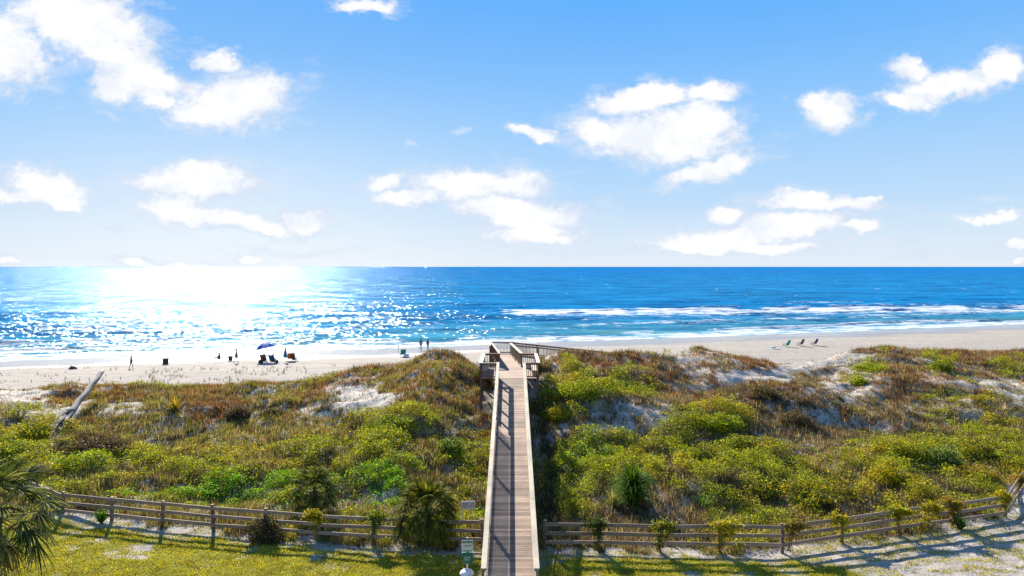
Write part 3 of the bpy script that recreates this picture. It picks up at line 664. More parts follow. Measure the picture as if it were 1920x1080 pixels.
def palm(px_lab, loc, trunk_h, nf, pet, rad, cols, dead, label, elmin=-.5, thick=.2, lean=(0, 0)):
    e = empty('fan_palm', loc); tag(e, label, 'palm')
    top = Vector((lean[0], lean[1], trunk_h))
    vs, fs, cs = [], [], []
    for i in range(nf):
        az = i*2.399963; t_ = (i+.5)/nf; el = R(80)*(1-t_)+elmin*t_
        fan(vs, fs, cs, top+Vector((0, 0, .15*(1-t_))), az, el, pet*random.uniform(.8, 1.15), rad*random.uniform(.85, 1.1), cols, .35+.55*t_)
    fast('crown', np.array(vs), np.array(fs), M['frond'], np.array(cs), parent=e)
    vs, fs, cs = [], [], []
    for i in range(dead):
        fan(vs, fs, cs, top-Vector((0, 0, .1+.25*random.random())), i*2.4+.7, R(random.uniform(-75, -45)), pet*.6, rad*.8, [(.2,.15,.08),(.13,.10,.06),(.26,.2,.12)], .9, 14)
    fast('dead_fronds', np.array(vs), np.array(fs), M['frond'], np.array(cs), parent=e)
    mb = MB(); k_ = 9; pts = [(lean[0]*(j/k_)**1.3, lean[1]*(j/k_)**1.3, -.3+(trunk_h+.3)*j/k_) for j in range(k_+1)]
    mb.tube(pts, [thick*random.uniform(.88, 1.12)*(1.15-.2*j/k_) for j in range(k_+1)], 12)
    for j in range(int(trunk_h/.12)):      # old leaf boots
        a = j*2.4; zz_ = .1+j*.12; f_ = (zz_/trunk_h)**1.3; q0 = Vector((math.cos(a)*thick*.8+lean[0]*f_, math.sin(a)*thick*.8+lean[1]*f_, zz_)); mb.bar(q0, q0+Vector((math.cos(a)*.14, math.sin(a)*.14, .22)), .09, .03)
    mb.build('trunk', M['bark'], e); return e
PG = [(.06,.085,.018),(.09,.11,.02),(.035,.05,.012),(.15,.14,.04)]; PY = [(.12,.13,.015),(.07,.085,.012),(.22,.19,.03),(.035,.045,.01)]
def gz(x, y): return float(height(x, y))
palm(0, (-16.6, 21.9, gz(-16.6, 21.9)), 3.9, 46, 1.4, .85, [(.05,.075,.02),(.08,.10,.03),(.17,.16,.07),(.03,.045,.015)], 14, 'tall fan palm with silvery fronds at the lower left corner', elmin=-.8)
palm(0, (-9.35, 32.3, gz(-9.35, 32.3)), 1.05, 46, .8, .62, PG, 16, 'smaller fan palm with dark dead skirt standing behind the left fence', elmin=-.55)
palm(0, (-3.7, 29.5, gz(-3.7, 29.5)), 1.25, 95, 1.05, .62, PY, 16, 'large bushy golden green fan palm at the fence left of the boardwalk', elmin=-.45)

# ------------------------------------------------------------------ boardwalk
bw = empty('boardwalk', (0, 0, 0)); tag(bw, 'long weathered wooden boardwalk with lattice railings climbing over the dunes to the beach', 'boardwalk')
AX, HW = -.06, .915        # axis and half the distance between the rail centres
dz = lambda y: float(deck_z(y))
mb = MB(); y_ = 20.4
while y_ < 47.7:
    mb.box((AX+random.uniform(-.008, .008), y_, dz(y_)-.02), (1.72, .136, .038), Matrix.Rotation(math.atan(.153), 3, 'X'), random.choice([.62, .8, .92, 1, 1.1, 1.3])*random.uniform(.93, 1.07)); y_ += .145
mb.build('deck', M['deck'], bw)
mb = MB(); y_ = 47.85
while y_ < 53.0: mb.box((-.17, y_, dz(y_)-.02), (4.15, .136, .038), tint=random.uniform(.78, 1.15)); y_ += .145
mb.build('platform_deck', M['deck'], bw)
def fc(y): return -.12-(y-53)*.115      # centre line of the stretch beyond the platform
mb = MB(); y_ = 53.06
while y_ < 60.3: mb.box((fc(y_), y_, 4.683), (1.62, .136, .038), tint=random.uniform(.78, 1.15)); y_ += .145
mb.build('far_deck', M['deck'], bw)
mb = MB(); y_ = 60.4
while y_ < 63.2: mb.box((-.9, y_, 4.43), (2.1, .136, .038), tint=random.uniform(.7, 1.05)); y_ += .145
mb.build('landing_deck', M['deck'], bw)
rz_ = lambda x: 4.45-.112*(x-.1)
mb = MB(); x_ = .2
while x_ < 13: mb.box((x_, 62.2+.06*x_, rz_(x_)-.02), (.136, 1.7, .038), Matrix.Rotation(math.atan(.112), 3, 'Y'), random.uniform(.7, 1.05)); x_ += .145
mb.build('ramp_deck', M['deck'], bw)
def one(name, mat, fn, bevel=0):
    mb = MB(); fn(mb); return mb.build(name, mat, bw, bevel=bevel)
# hand rail caps
for s in (-1, 1):
    xr = AX+s*HW
    one('handrail', M['rail'], lambda m_: [m_.bar((xr, a_, dz(a_)+1.08), (xr, min(a_+4.86, 47.9), dz(min(a_+4.86, 47.9))+1.08), .195, .04, tint=random.uniform(.92, 1.1)) for a_ in np.arange(23.55, 47.8, 4.87)], .006)
    one('side_board', M['panel'], lambda m_: [m_.bar((xr-s*.055, 20.6, dz(20.6)+.1+h_), (xr-s*.055, 47.8, dz(47.8)+.1+h_), .038, .1) for h_ in ([0, .9] if True else [])])
    one('fascia', M['panel'], lambda m_: m_.bar((AX+s*.88, 20.4, dz(20.4)-.16), (AX+s*.88, 47.8, dz(47.8)-.16), .04, .22))
    one('side_board', M['panel'], lambda m_: [m_.bar((xr-s*.05, 39.6, dz(39.6)+h_), (xr-s*.05, 47.8, dz(47.8)+h_), .03, .22) for h_ in (.2, .9)])
    for yp in (23.62, 28.2, 33.3, 38.1, 40.5, 42.3, 44.4, 46.5, 47.75):
        one('post', M['panel'], lambda m_: m_.box((xr+s*.02, yp, (gz(xr, yp)-.4+dz(yp)+1.06)/2), (.11, .12 if yp not in (28.2, 33.3, 38.1) else .16, dz(yp)+1.06-gz(xr, yp)+.4)))
    # diagonal lattice from the near end to the dune slope, open rail beyond
    def lat(m_):
        xl = xr+s*.004
        for sg, off in ((1, 0.), (-1, .012)):
            k_ = 20.7-.9
            while k_ < 39.4:
                y0, y1 = (k_, k_+.82) if sg > 0 else (k_+.82, k_)
                a_ = Vector((xl+s*off, y0, dz(y0)+.12)); b_ = Vector((xl+s*off, y1, dz(y1)+.94))
                if min(y0, y1) > 20.6 and max(y0, y1) < 39.6: m_.bar(a_, b_, .01, .055, up=(1, 0, 0) if False else (0, -sg*.7, .7))
                k_ += .19
    one('lattice_panel', M['panel'], lat)
# railing builder for the platform, far stretch, landing and ramp
def railing(a, b, za, zb, mat='brown', cap='brown', capw=.14, h=1.05, step=.13, posts=True, floor=None):
    a = Vector((a[0], a[1], za)); b = Vector((b[0], b[1], zb)); L = (b-a).length; up = Vector((0, 0, 1))
    one('handrail', M[cap], lambda m_: m_.bar(a+up*h, b+up*h, capw, .04, tint=1.05))
    def bal(m_):
        k_ = max(2, int(L/step))
        for i in range(1, k_): q_ = a+(b-a)*i/k_; m_.box(q_+up*(h*.5), (.038, .038, h-.12), tint=random.uniform(.85, 1.15))
        m_.bar(a+up*.09, b+up*.09, .05, .09); m_.bar(a+up*(h-.08), b+up*(h-.08), .05, .09)
    one('balusters', M[mat], bal)
    if posts:
        k_ = max(1, round(L/2.0))
        for i in range(k_+1):
            q_ = a+(b-a)*i/k_; g_ = gz(q_.x, q_.y)-.3
            one('post', M[mat], lambda m_: m_.box((q_.x, q_.y, (g_+q_.z+h+.0)/2), (.1, .1, q_.z+h-.03-g_)))
Zp = 4.703
railing((-2.2, 47.8), (-1.02, 47.8), Zp, Zp, 'brown', 'rail'); railing((-2.2, 47.86), (-2.2, 53.0), Zp, Zp, 'brown', 'rail', .3); railing((-2.15, 53.0), (-.98, 53.0), Zp, Zp, 'brown', 'brown', .2)
railing((.90, 47.8), (1.85, 47.8), Zp, Zp, 'brown', 'brown'); railing((1.85, 47.86), (1.85, 53.0), Zp, Zp, 'panel', 'rail', .26); railing((.76, 53.0), (1.8, 53.0), Zp, Zp, 'brown', 'brown', .2)
railing((-.98, 53.1), (fc(60.3)-.82, 60.3), Zp, Zp-.02, 'brown', 'rail'); railing((.74, 53.1), (fc(60.3)+.84, 60.3), Zp, Zp-.02, 'panel', 'rail', .24)
railing((-1.95, 60.4), (-1.95, 63.3), 4.45, 4.45, 'brown', 'rail'); railing((-1.9, 63.3), (.15, 63.3), 4.45, 4.45, 'brown', 'brown')
railing((.2, 63.2), (13, 64.0), rz_(.2), rz_(13), 'brown', 'brown', .18); railing((.25, 61.35), (13, 62.1), rz_(.25), rz_(13), 'panel', 'brown', .14)
for s in (-1, 1): one('bench', M['rail'], lambda m_: (m_.box((-.17+s*1.78, 50.4, Zp+.45), (.36, 4.4, .05)), [m_.box((-.17+s*1.78, yy_, Zp+.21), (.3, .1, .42)) for yy_ in (48.6, 50.4, 52.2)]))

# ------------------------------------------------------------------ rail fences
def fence(name, pts, label, miss=()):
    e = empty(name, (0, 0, 0)); tag(e, label, 'fence')
    P_ = [Vector((x, y, 0)) for x, y in pts]; e.location = (P_[0].x, P_[0].y, 0); org = Vector(e.location)
    zt = [1.80+(.0 if y < 33 else .05*(y-33)) for x, y in pts]
    for i, p in enumerate(P_):
        mb = MB(); hh_ = random.uniform(.02, .07); mb.box((p.x-org.x, p.y-org.y, zt[i]/2-.1+hh_/2+.15), (.13, .13, zt[i]+hh_-.1), Matrix.Rotation(random.uniform(-.055, .055), 3, 'Y'))
        mb.build('post', M['fpost'], e, bevel=.008)
    for i in range(len(P_)-1):
        a, b = P_[i]-org, P_[i+1]-org; nrm = Vector((b.y-a.y, -(b.x-a.x), 0)).normalized()
        if nrm.y > 0: nrm = -nrm
        for k_, h_ in enumerate((.08, .44, .80)):
            ofs = nrm*(.085+.004*(k_+i % 2)); j_ = random.uniform(-.035, .035)
            mb = MB(); mb.bar(a+ofs+Vector((0, 0, zt[i]-h_+j_)), b+ofs+Vector((0, 0, zt[i+1]-h_-j_*.5)), .038, .145)
            mb.build('rail', M['fence'], e, bevel=.005)
def fp(px, d): return ((px-960)*d/F, d)
LF = [fp(-60, 37.5), fp(30, 34.9), fp(118, 32.3), fp(210, 31.7), fp(305, 31.1), fp(400, 30.55), fp(498, 30.1), fp(597, 29.6), fp(700, 29.25), fp(800, 29.0), fp(905, 28.85)]
RF = [fp(1022, 28.65), fp(1122, 28.55), fp(1236, 28.45), fp(1347, 28.4), fp(1466, 28.35), fp(1578, 29.25), fp(1682, 30.2), fp(1785, 31.1), fp(1883, 32.0), fp(1907, 34.6), fp(1935, 37.2), fp(1960, 40)]
fence('rail_fence', LF, 'three rail wooden fence left of the boardwalk, in front of the dunes')
fence('rail_fence', RF, 'three rail wooden fence right of the boardwalk, draped with vines')
VN = [(1122, 28.45, .42, G2, 'dark green vine on the first leafy post right of the boardwalk'), (1236, 28.35, .5, G2+YG, 'olive vine on the second leafy post right of the boardwalk'),
 (1350, 28.3, .62, YG, 'broad golden vine on the third leafy post right of the boardwalk'), (1482, 28.35, .45, [(.25,.14,.04),(.18,.12,.05),(.2,.2,.03)], 'reddish vine beside the post where the right fence bends'),
 (1578, 29.15, .45, YG, 'yellow vine on the fence post just past the bend'), (1682, 30.1, .78, YG+G1+[(.28,.16,.03)], 'biggest vine mound hanging over the right fence'),
 (1738, 30.4, .4, YG, 'small vine on the bottom rail right of the biggest mound'), (1787, 31.0, .55, [(.28,.16,.03),(.2,.18,.03)], 'orange green vine on the last fence post before the corner'),
 (1884, 31.9, .45, YG, 'yellow green vine on the right fence corner post'), (1908, 34.5, .4, [(.28,.18,.03)], 'orange vine on the fence post beyond the right corner'),
 (597, 29.5, .34, YG, 'small yellow vine on the left fence post in front of the smaller palm'), (700, 29.2, .42, G2+G1, 'dark green vine on the left fence post between the two palms')]
for (px, d, r_, cols, lab) in VN:
    x, y = fp(px, d); e = empty('vine', (x, y, .62)); tag(e, lab, 'vine', 'vines grown over the fences')
    n = int(3400*r_); k1 = int(n*.55); ox = rng.uniform(-.25, .25)
    tx = ox+rng.normal(0, r_*.62, k1); tz = 1.16+.16*vn(tx*4+px, 0*tx)+rng.normal(0, .09, k1)-np.abs(tx-ox)*.25; ty = rng.normal(0, .13, k1)
    k2 = n-k1; dep = rng.uniform(.35, 1.1); sx_ = rng.integers(0, 4, k2); cx_ = np.array([-.1, .08, ox*1.5, ox+r_*.5])[sx_]; ln = np.array([1.1, dep, dep*.7, dep*.45])[sx_]
    f_ = rng.uniform(0, 1, k2); dx_ = cx_+rng.normal(0, .05+.09*(1-f_)*r_*2, k2); dz_ = 1.2-ln*f_; dy_ = rng.normal(-.05, .08, k2)
    V, Fc, Cc = leafquads(np.stack([np.r_[tx, dx_], np.r_[ty, dy_], np.r_[tz, dz_]], 1), rng.uniform(.05, .12, n), pick(cols, n), 1.)
    fast('foliage', V, Fc, M['leaf'], Cc, parent=e)
    mb = MB(); mb.tube([(.05, -.12, 0), (-.03, -.14, .5), (.04, -.12, 1.15)], [.012, .012, .008], 5); mb.tube([(-.06, 0.1, 0), (.04, .12, .6), (-.05, .1, 1.2)], [.012, .01, .008], 5); mb.build('stem', M['twig'], e)

# ------------------------------------------------------------------ signs
M['white'] = simple('white_paint', (.74, .73, .72), .5, noise=.05); M['ink'] = simple('black_ink', (.03, .03, .035), .6)
M['gsign'] = simple('green_enamel', (.012, .13, .085), .4); M['cream'] = simple('cream_panel', (.6, .62, .5), .5, noise=.05); M['metal'] = simple('grey_metal', (.25, .26, .26), .45, .6)
M['bluebag'] = simple('blue_plastic', (.03, .12, .3), .45); M['bin'] = simple('grey_blue_bin', (.14, .2, .26), .5)
def text(body, size, loc, mat, parent, name='lettering'):
    cu = bpy.data.curves.new(name, 'FONT'); cu.body = body; cu.size = size; cu.align_x = 'CENTER'; cu.align_y = 'CENTER'; cu.extrude = .002; cu.space_line = .95
    o_ = bpy.data.objects.new(name, cu); COL.objects.link(o_)
    dg_ = bpy.context.evaluated_depsgraph_get(); me = bpy.data.meshes.new_from_object(o_.evaluated_get(dg_)); bpy.data.objects.remove(o_)
    me.materials.clear(); me.materials.append(mat); o2 = link(bpy.data.objects.new(name, me), parent); o2.location = loc; o2.rotation_euler = (R(90), 0, 0); return o2
e = empty('dune_sign', (-1.98, 31, gz(-1.98, 31)), R(4)); tag(e, 'small white notice board on a thin post between the big palm and the boardwalk', 'sign')
zs0 = 1.67-e.location.z
mb = MB(); mb.box((0, 0, zs0), (.64, .02, .38), tint=1); mb.build('board', M['white'], e, bevel=.004)
mb = MB(); mb.box((-.28, .035, (zs0+.19)/2-.1), (.045, .045, zs0+.3)); mb.build('post', M['white'], e)
text('KEEP OFF\nTHE DUNES', .125, (.02, -.013, zs0), M['ink'], e)
gx0, gy0 = -1.66, 25.4; e = empty('pet_waste_station', (gx0, gy0, gz(gx0, gy0)), R(2)); tag(e, 'green and cream pet waste station on a post left of the boardwalk', 'waste station')
b0 = -e.location.z
mb = MB(); mb.box((0, .05, .8), (.06, .06, 2.0)); mb.build('post', M['metal'], e)
mb = MB(); mb.box((0, 0, 2.11+b0), (.43, .015, .42), tint=1); mb.build('sign_panel', M['cream'], e, bevel=.004)
mb = MB(); mb.box((0, -.011, 2.26+b0), (.39, .006, .085), tint=1); mb.box((0, -.011, 1.925+b0), (.39, .006, .03), tint=1); mb.build('header_band', M['gsign'], e)
text('PET STATION', .055, (0, -.017, 2.26+b0), M['white'], e); text('PLEASE CLEAN UP\nAFTER YOUR PET', .04, (.03, -.011, 2.12+b0), M['ink'], e)
mb = MB(); mb.box((0, -.03, 1.68+b0), (.38, .13, .40), tint=1); mb.build('bag_dispenser', M['gsign'], e, bevel=.012)
text('LITTER\nBAGS', .08, (0, -.098, 1.68+b0), M['white'], e)
e = empty('waste_bin', (gx0, gy0-.32, gz(gx0, gy0-.3)), 0); tag(e, 'round waste bin with white lid and blue liner under the pet waste station', 'bin')
mb = MB(); mb.tube([(0, 0, 0), (0, 0, .03), (0, 0, .6), (0, 0, .62)], [.19, .2, .24, .235], 24, 1); mb.build('body', M['bin'], e, True)
mb = MB(); mb.tube([(0, 0, .62), (0, 0, .66), (0, 0, .74), (0, 0, .78)], [.26, .265, .2, .1], 24, 1); mb.build('lid', M['white'], e, True)
mb = MB(); mb.tube([(0, 0, .55), (0, 0, .618)], [.252, .262], 24, 1, False); mb.box((.05, -.19, .69), (.16, .1, .03), Matrix.Rotation(.7, 3, 'X')); mb.build('liner', M['bluebag'], e)

# ------------------------------------------------------------------ driftwood log
p0 = hit(112, 806); p1 = Vector(((193-960)/F*53.5, 53.5, CAMZ-(701-500)*53.5/F))
e = empty('driftwood_log', p0); tag(e, 'long bleached driftwood trunk leaning up the left dune with a splintered lower end', 'log')
v1 = p1-p0; mb = MB(); k_ = 14
sidev = v1.cross(Vector((0, 0, 1))).normalized()
pts = [v1*(.18+.82*j/k_)+Vector((0, 0, .12))+sidev*.05*math.sin(j*1.3) for j in range(k_+1)]
mb.tube(pts, [(.23-.06*j/k_)*random.uniform(.93, 1.07) for j in range(k_+1)], 14, 1.1); mb.build('trunk', M['drift'], e, True)
mb = MB()
for j in range(16):
    a = j*2.4; off = Vector((math.cos(a), math.sin(a)*.4, math.sin(a)))*random.uniform(.05, .3); st_ = v1*random.uniform(.16, .24)+off*.7
    mb.tube([st_, v1*.1+off, v1*random.uniform(-.05, .05)+off*1.7+Vector((0, 0, random.uniform(-.1, .15)))], [.12, .10, .02], 6, random.uniform(.45, .9))
mb.build('splintered_end', M['drift'], e)
e.location.z += .12

# ------------------------------------------------------------------ people and things on the beach
def bz(x, y): return float(height(x, y))
def at(px, row):
    d = F*(CAMZ-.55)/(row-500)
    for _ in range(8): d = F*(CAMZ-bz((px-960)/F*d, d))/(row-500)
    x = (px-960)/F*d; return Vector((x, d, bz(x, d)))
def skinned(name, verts, edges, rad, mat, parent, root=0, sub=2):
    me = bpy.data.meshes.new(name); me.from_pydata(verts, edges, []); o_ = bpy.data.objects.new(name, me); COL.objects.link(o_)
    sk = o_.modifiers.new('skin', 'SKIN'); sb = o_.modifiers.new('sub', 'SUBSURF'); sb.levels = sub; sb.render_levels = sub
    for i, r_ in enumerate(rad):
        d_ = me.skin_vertices[0].data[i]; d_.radius = (r_, r_) if not isinstance(r_, tuple) else r_; d_.use_root = (i == root)
    dg_ = bpy.context.evaluated_depsgraph_get(); m2 = bpy.data.meshes.new_from_object(o_.evaluated_get(dg_)); bpy.data.objects.remove(o_)
    m2.materials.clear(); m2.materials.append(mat); m2.polygons.foreach_set('use_smooth', np.ones(len(m2.polygons), bool)); m2.name = name
    return link(bpy.data.objects.new(name, m2), parent)
M['skin'] = simple('skin', (.28, .16, .11), .6, noise=.05); M['hair'] = simple('hair', (.03, .022, .018), .7)
def cloth(c): return simple('cloth', c, .8, noise=.1)
def person(px, row, hgt_, rz, pose, shirt, shorts, label, loc=None):
    p = loc if loc is not None else at(px, row)
    e = empty('person', p, rz); tag(e, label, 'person'); s = hgt_/1.75
    if pose in ('stand', 'walk'):
        st_ = .22 if pose == 'walk' else .04
        J = dict(pel=(0,0,.93), spi=(0,.01,1.15), che=(0,0,1.36), nec=(0,0,1.48), hd=(0,.02,1.62), top=(0,.02,1.72),
          shl=(-.17,0,1.40), ell=(-.24,-.05,1.13), hal=(-.22,.12 if pose == 'stand' else .3,.95+(.12 if pose == 'walk' else 0)), shr=(.17,0,1.40), elr=(.25,-.03,1.13), har=(.24,.08,.88),
          hil=(-.09,0,.9), knl=(-.1,st_*.7+.03,.49), anl=(-.1,st_-.06,.08), tol=(-.11,st_+.12,.03), hir=(.09,0,.9), knr=(.1,-st_*.4+.03,.49), anr=(.1,-st_*1.4,.08), tor=(.11,-st_*1.4+.17,.03))
    else:
        b = .28 if pose == 'chair' else .1
        J = dict(pel=(0,0,b), spi=(0,-.04,b+.22), che=(0,-.03,b+.43), nec=(0,0,b+.55), hd=(0,.03,b+.69), top=(0,.03,b+.79),
          shl=(-.17,-.02,b+.47), ell=(-.26,.08,b+.22), hal=(-.16,.3,b+.2), shr=(.17,-.02,b+.47), elr=(.26,.08,b+.22), har=(.16,.3,b+.2),
          hil=(-.09,.02,b), knl=(-.13,.42,b+.2), anl=(-.12,.62,.07), tol=(-.12,.76,.04), hir=(.09,.02,b), knr=(.13,.42,b+.2), anr=(.12,.62,.07), tor=(.12,.76,.04))
    names = list(J); ix = {k: i for i, k in enumerate(names)}; vs = [tuple(np.array(J[k])*s) for k in names]
    ed = [('pel','spi'),('spi','che'),('che','nec'),('nec','hd'),('hd','top'),('che','shl'),('shl','ell'),('ell','hal'),('che','shr'),('shr','elr'),('elr','har'),('pel','hil'),('hil','knl'),('knl','anl'),('anl','tol'),('pel','hir'),('hir','knr'),('knr','anr'),('anr','tor')]
    rd = dict(pel=.13, spi=.115, che=.13, nec=.055, hd=.095, top=.06, shl=.06, ell=.042, hal=.03, shr=.06, elr=.042, har=.03, hil=.09, knl=.06, anl=.04, tol=.035, hir=.09, knr=.06, anr=.04, tor=.035)
    skinned('body', vs, [(ix[a], ix[b_]) for a, b_ in ed], [rd[k]*s for k in names], M['skin'], e)
    def sub_(nm, keys, edges, grow, mat):
        k2 = {k: i for i, k in enumerate(keys)}; skinned(nm, [tuple(np.array(J[k])*s) for k in keys], [(k2[a], k2[b_]) for a, b_ in edges], [(rd[k]+grow)*s for k in keys], mat, e)
    if shirt: sub_('shirt', ['spi','che','shl','shr','pel'], [('pel','spi'),('spi','che'),('che','shl'),('che','shr')], .018, cloth(shirt))
    if shorts: 
        J['ml'] = tuple((np.array(J['hil'])+np.array(J['knl']))/2); J['mr'] = tuple((np.array(J['hir'])+np.array(J['knr']))/2); rd['ml'] = rd['mr'] = .078
        sub_('shorts', ['pel','hil','hir','ml','mr'], [('pel','hil'),('pel','hir'),('hil','ml'),('hir','mr')], .02, cloth(shorts))
    bm = bmesh.new(); bmesh.ops.create_uvsphere(bm, u_segments=14, v_segments=10, radius=.105*s); hp = np.array(J['hd'])*s
    for v_ in bm.verts: v_.co.z *= 1.12; v_.co += Vector((hp[0], hp[1]-.022*s, hp[2]+.035*s))
    me = bpy.data.meshes.new('hair'); bm.to_mesh(me); bm.free(); me.materials.append(M['hair']); link(bpy.data.objects.new('hair', me), e)
    return e
person(246, 691, 1.42, R(-80), 'walk', (.06,.05,.05), (.05,.045,.05), 'person in dark clothes walking along the sand, leftmost on the beach')
person(411, 673, 1.6, R(85), 'sit', (.03,.03,.035), (.03,.03,.04), 'person in dark clothes sitting on the sand near the water')
person(443, 681, 1.8, R(-70), 'walk', (.12,.10,.14), (.03,.03,.04), 'person in grey top and dark trousers standing left of the blue umbrella')
person(789, 657, 1.78, R(10), 'stand', (.14,.11,.16), (.06,.05,.09), 'left one of the two people standing by the water behind the high dune')
person(802, 656, 1.68, R(-20), 'stand', (.10,.08,.14), (.03,.03,.05), 'right one of the two people standing by the water behind the high dune')
FB = {}
def chair(px, row, col, rz, label, loc=None, frame=(.6, .6, .62)):
    p = loc if loc is not None else at(px, row); e = empty('beach_chair', p, rz); tag(e, label, 'beach chair', 'low chairs on the beach')
    fm_ = cloth(col)
    mb = MB(); mb.box((0, .05, .27), (.56, .5, .02), Matrix.Rotation(R(-8), 3, 'X')); mb.build('seat', fm_, e)
    mb = MB(); mb.box((0, -.34, .58), (.56, .02, .68), Matrix.Rotation(R(24), 3, 'X')); mb.build('backrest', fm_, e)
    mb = MB(); f_ = simple('chair_frame', tuple(.07*a_+.6*b_ for a_, b_ in zip(frame, col)), .6, 0)
    for s in (-1, 1):
        x_ = s*.3
        mb.tube([(x_, -.18, .24), (x_, -.50, .92)], .014, 6); mb.tube([(x_, -.2, .25), (x_, .32, .31)], .014, 6); mb.tube([(x_, .3, .3), (x_, -.32, .02)], .014, 6)
        mb.tube([(x_, -.1, .28), (x_, .3, .02)], .014, 6); mb.bar((x_, -.36, .50), (x_, .2, .50), .06, .025); mb.tube([(x_, .18, .49), (x_, .2, .3)], .012, 6)
    mb.tube([(-.3, -.50, .92), (.3, -.50, .92)], .014, 6); mb.tube([(-.3, .32, .31), (.3, .32, .31)], .014, 6); mb.build('frame', f_, e); e.scale = (1.15,)*3; return e
def folded(px, row, col, label):
    p = at(px, row); e = empty('beach_chair', p, R(30)); tag(e, label, 'beach chair', 'low chairs on the beach'); fm_ = cloth(col)
    mb = MB(); mb.box((0, 0, .2), (.62, .55, .025), Matrix.Rotation(R(10), 3, 'X')); mb.build('seat', fm_, e)
    mb = MB(); mb.box((0, -.45, .30), (.6, .6, .025), Matrix.Rotation(R(-22), 3, 'X')); mb.build('backrest', fm_, e)
    mb = MB(); [mb.tube([(s*.3, .3, .0), (s*.3, -.2, .35), (s*.3, -.7, .42)], .015, 6) for s in (-1, 1)]; [mb.tube([(s*.3, .3, .3), (s*.3, -.35, .0)], .015, 6) for s in (-1, 1)]; mb.build('frame', simple('chair_frame', (.5, .65, .68), .4, .3), e)
folded(1448, 654, (.2,.5,.55), 'low pale turquoise chair reclined flat, leftmost of four on the right beach')
chair(1474, 651, (.02,.30,.33), R(36), 'teal beach chair, second of the row of four on the right beach')
chair(1500, 649, (.05,.04,.09), R(36), 'dark purple beach chair between the teal and navy ones')
chair(1526, 648, (.015,.04,.16), R(36), 'navy beach chair, rightmost of four on the right beach')
chair(543, 677, (.62,.10,.015), R(30), 'orange beach chair beside the closed umbrella')
# open umbrella
up = at(499, 679); e = empty('beach_umbrella', up+Vector((0, .3, 0))); tag(e, 'open blue beach umbrella tilted over a seated person', 'umbrella')
mb = MB(); mb.tube([(0, 0, -.2), (0, 0, 1.1), (-.18, 0, 2.25)], .03, 8); mb.build('pole', M['metal'], e)
bm = bmesh.new(); rings = []; nS = 16; tilt = Matrix.Rotation(R(-12), 3, 'Y')
for j, (r_, h_) in enumerate([(.03, .62), (.45, .53), (.85, .30), (1.25, -.05)]):
    rings.append([bm.verts.new(tilt @ Vector((math.cos(k*math.pi/8)*r_, math.sin(k*math.pi/8)*r_, h_-(.05 if j == 3 and k % 2 else 0)))+Vector((-.18, 0, 1.85))) for k in range(nS)])
for j in range(3):
    for k in range(nS): f_ = bm.faces.new((rings[j][k], rings[j][(k+1) % nS], rings[j+1][(k+1) % nS], rings[j+1][k])); f_.material_index = (k//2) % 4 == 2
me = bpy.data.meshes.new('canopy'); bm.to_mesh(me); bm.free(); me.materials.append(cloth((.02,.08,.36))); me.materials.append(cloth((.35,.36,.6))); link(bpy.data.objects.new('canopy', me), e)
cu = at(535, 680); e = empty('beach_umbrella', cu, 0); tag(e, 'closed teal blue beach umbrella standing upright in the sand', 'umbrella')
mb = MB(); mb.tube([(0, 0, -.2), (0, 0, 2.05)], .022, 8); mb.build('pole', M['white'], e)
mb = MB(); mb.tube([(0, 0, .62), (0, 0, .7), (0, 0, 1.3), (.02, 0, 1.95)], [.2, .26, .15, .03], 10); mb.build('canopy', cloth((.01,.15,.26)), e, True)
chair(0, 0, (.16,.05,.06), R(5), 'dark red beach chair under the open umbrella', loc=at(495, 680)); pc = at(495, 680)
person(0, 0, 1.7, R(5), 'chair', (.16,.06,.09), (.05,.05,.06), 'person in a dark pink top seated under the blue umbrella', loc=pc)
pc = at(512, 681); chair(0, 0, (.02,.09,.16), R(-8), 'dark blue beach chair right of the open umbrella', loc=pc)
person(0, 0, 1.75, R(-8), 'chair', (.01,.12,.18), (.03,.04,.06), 'person in a teal top seated right of the blue umbrella', loc=pc)
pc = at(551, 677); chair(0, 0, (.06,.05,.05), R(-15), 'dark beach chair right of the orange one', loc=pc)
person(0, 0, 1.65, R(-15), 'chair', (.12,.14,.05), (.05,.05,.04), 'person in an olive top seated right of the orange chair', loc=pc)
tw = at(505, 683); e = empty('beach_mat', tw); tag(e, 'dark blue and white mat spread in front of the seated pair', 'mat')
mb = MB(); mb.box((0, 0, .05), (2.3, .9, .03), tint=1); mb.build('mat', cloth((.02,.07,.13)), e); mb = MB(); mb.box((0, -.5, .045), (2.1, .18, .03), tint=1); mb.build('border', M['white'], e)
def bag(px, row, col, sz, label, cat='bag'):
    p = at(px, row); e = empty('beach_bag' if cat == 'bag' else cat.replace(' ', '_'), p); tag(e, label, cat)
    mb = MB(); x_, y_, z_ = sz; mb.tube([(0, 0, 0), (0, 0, z_*.1), (0, 0, z_*.8), (0, 0, z_)], [x_*.46, x_*.5, x_*.47, x_*.35], 14); o_ = mb.build('body', cloth(col), e, True); o_.scale = (1, y_/x_, 1)
    mb = MB(); mb.tube([(-x_*.3, 0, z_*.95), (-x_*.15, 0, z_*1.3), (x_*.15, 0, z_*1.3), (x_*.3, 0, z_*.95)], .018, 6); mb.build('handle', cloth(tuple(c_*.6 for c_ in col)), e)
bag(489, 681, (.02,.02,.03), (.6,.35,.4), 'black beach bag at the left end of the blue mat'); bag(519, 680, (.03,.03,.04), (.4,.3,.35), 'small dark bag right of the seated pair')
bag(497.5, 684, (.5,.5,.5), (.4,.3,.28), 'pale bag lying on the blue mat')
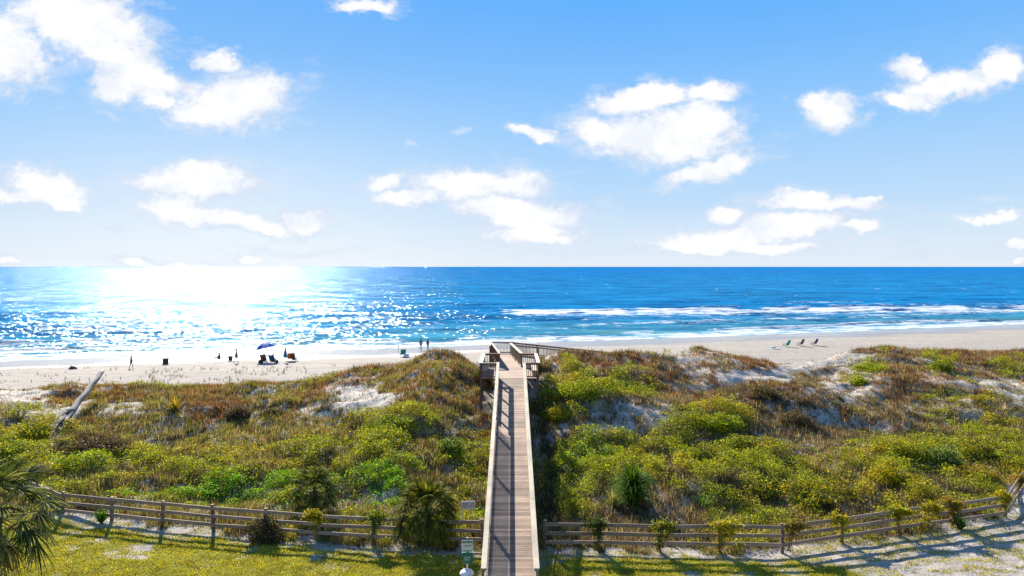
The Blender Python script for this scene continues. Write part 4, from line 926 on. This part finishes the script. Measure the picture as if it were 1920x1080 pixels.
def crate(px, row, w_, h_, label):
    p = at(px, row); e = empty('trash_barrel', p); tag(e, label, 'barrel')
    mb = MB(); mb.tube([(0, 0, .08), (0, 0, .12), (0, 0, h_*.5), (0, 0, h_*.52), (0, 0, h_*.9), (0, 0, h_)], [w_*.46, w_*.5, w_*.48, w_*.51, w_*.48, w_*.5], 18); mb.build('body', cloth((.03,.035,.03)), e, False)
    mb = MB(); mb.tube([(0, 0, h_), (0, 0, h_+.03)], [w_*.53, w_*.53], 18); mb.build('rim', cloth((.05,.055,.05)), e)
    mb = MB(); [mb.box((sx_*w_*.3, 0, .045), (.08, w_*.7, .09)) for sx_ in (-1, 1)]; mb.build('base', M['panel'], e)
crate(310.5, 683, .68, .72, 'dark barrel standing alone on the sand between two people'); crate(432, 676.5, .52, .58, 'dark barrel between the sitting and the standing person')
# green seat and white cooler beside the high dune
pc = at(755, 669); chair(0, 0, (.01,.22,.17), R(20), 'green beach chair beside the white cooler left of the high dune', loc=pc)
e = empty('cooler', at(762, 669)); tag(e, 'white cooler box beside the green chair left of the high dune', 'cooler')
mb = MB(); mb.box((0, -.1, .2), (.7, .42, .36), tint=1); mb.build('body', M['white'], e, bevel=.03); mb = MB(); mb.box((0, -.1, .415), (.74, .46, .07), tint=1); mb.build('lid', M['white'], e, bevel=.02)
mb = MB(); mb.tube([(-.36, -.1, .3), (-.42, -.1, .48), (.42, -.1, .48), (.36, -.1, .3)], .015, 6); mb.build('handle', M['metal'], e)
e = empty('fishing_rod_holder', at(747, 666)); tag(e, 'thin dark pole stuck in the sand left of the green chair', 'pole')
mb = MB(); mb.tube([(0, 0, -.2), (0, 0, 1.15)], .025, 8); mb.build('pole', M['metal'], e); mb = MB(); mb.tube([(0, 0, 1.1), (0, 0, 1.16), (0, 0, 1.28), (0, 0, 1.3)], [.05, .09, .09, .05], 10); mb.build('cap', M['ink'], e)
# dark lump of driftwood on the sand at left
e = empty('driftwood_stump', at(136, 692)); tag(e, 'dark stump of driftwood lying on the open sand at left', 'stump')
mb = MB(); mb.tube([(-.35, 0, .05), (-.1, 0, .16), (.2, .05, .14), (.5, .05, .03)], [.14, .24, .18, .06], 9, .5); mb.tube([(-.1, 0, .2), (-.25, 0, .5)], [.08, .03], 6, .5); mb.build('stump', M['drift'], e)
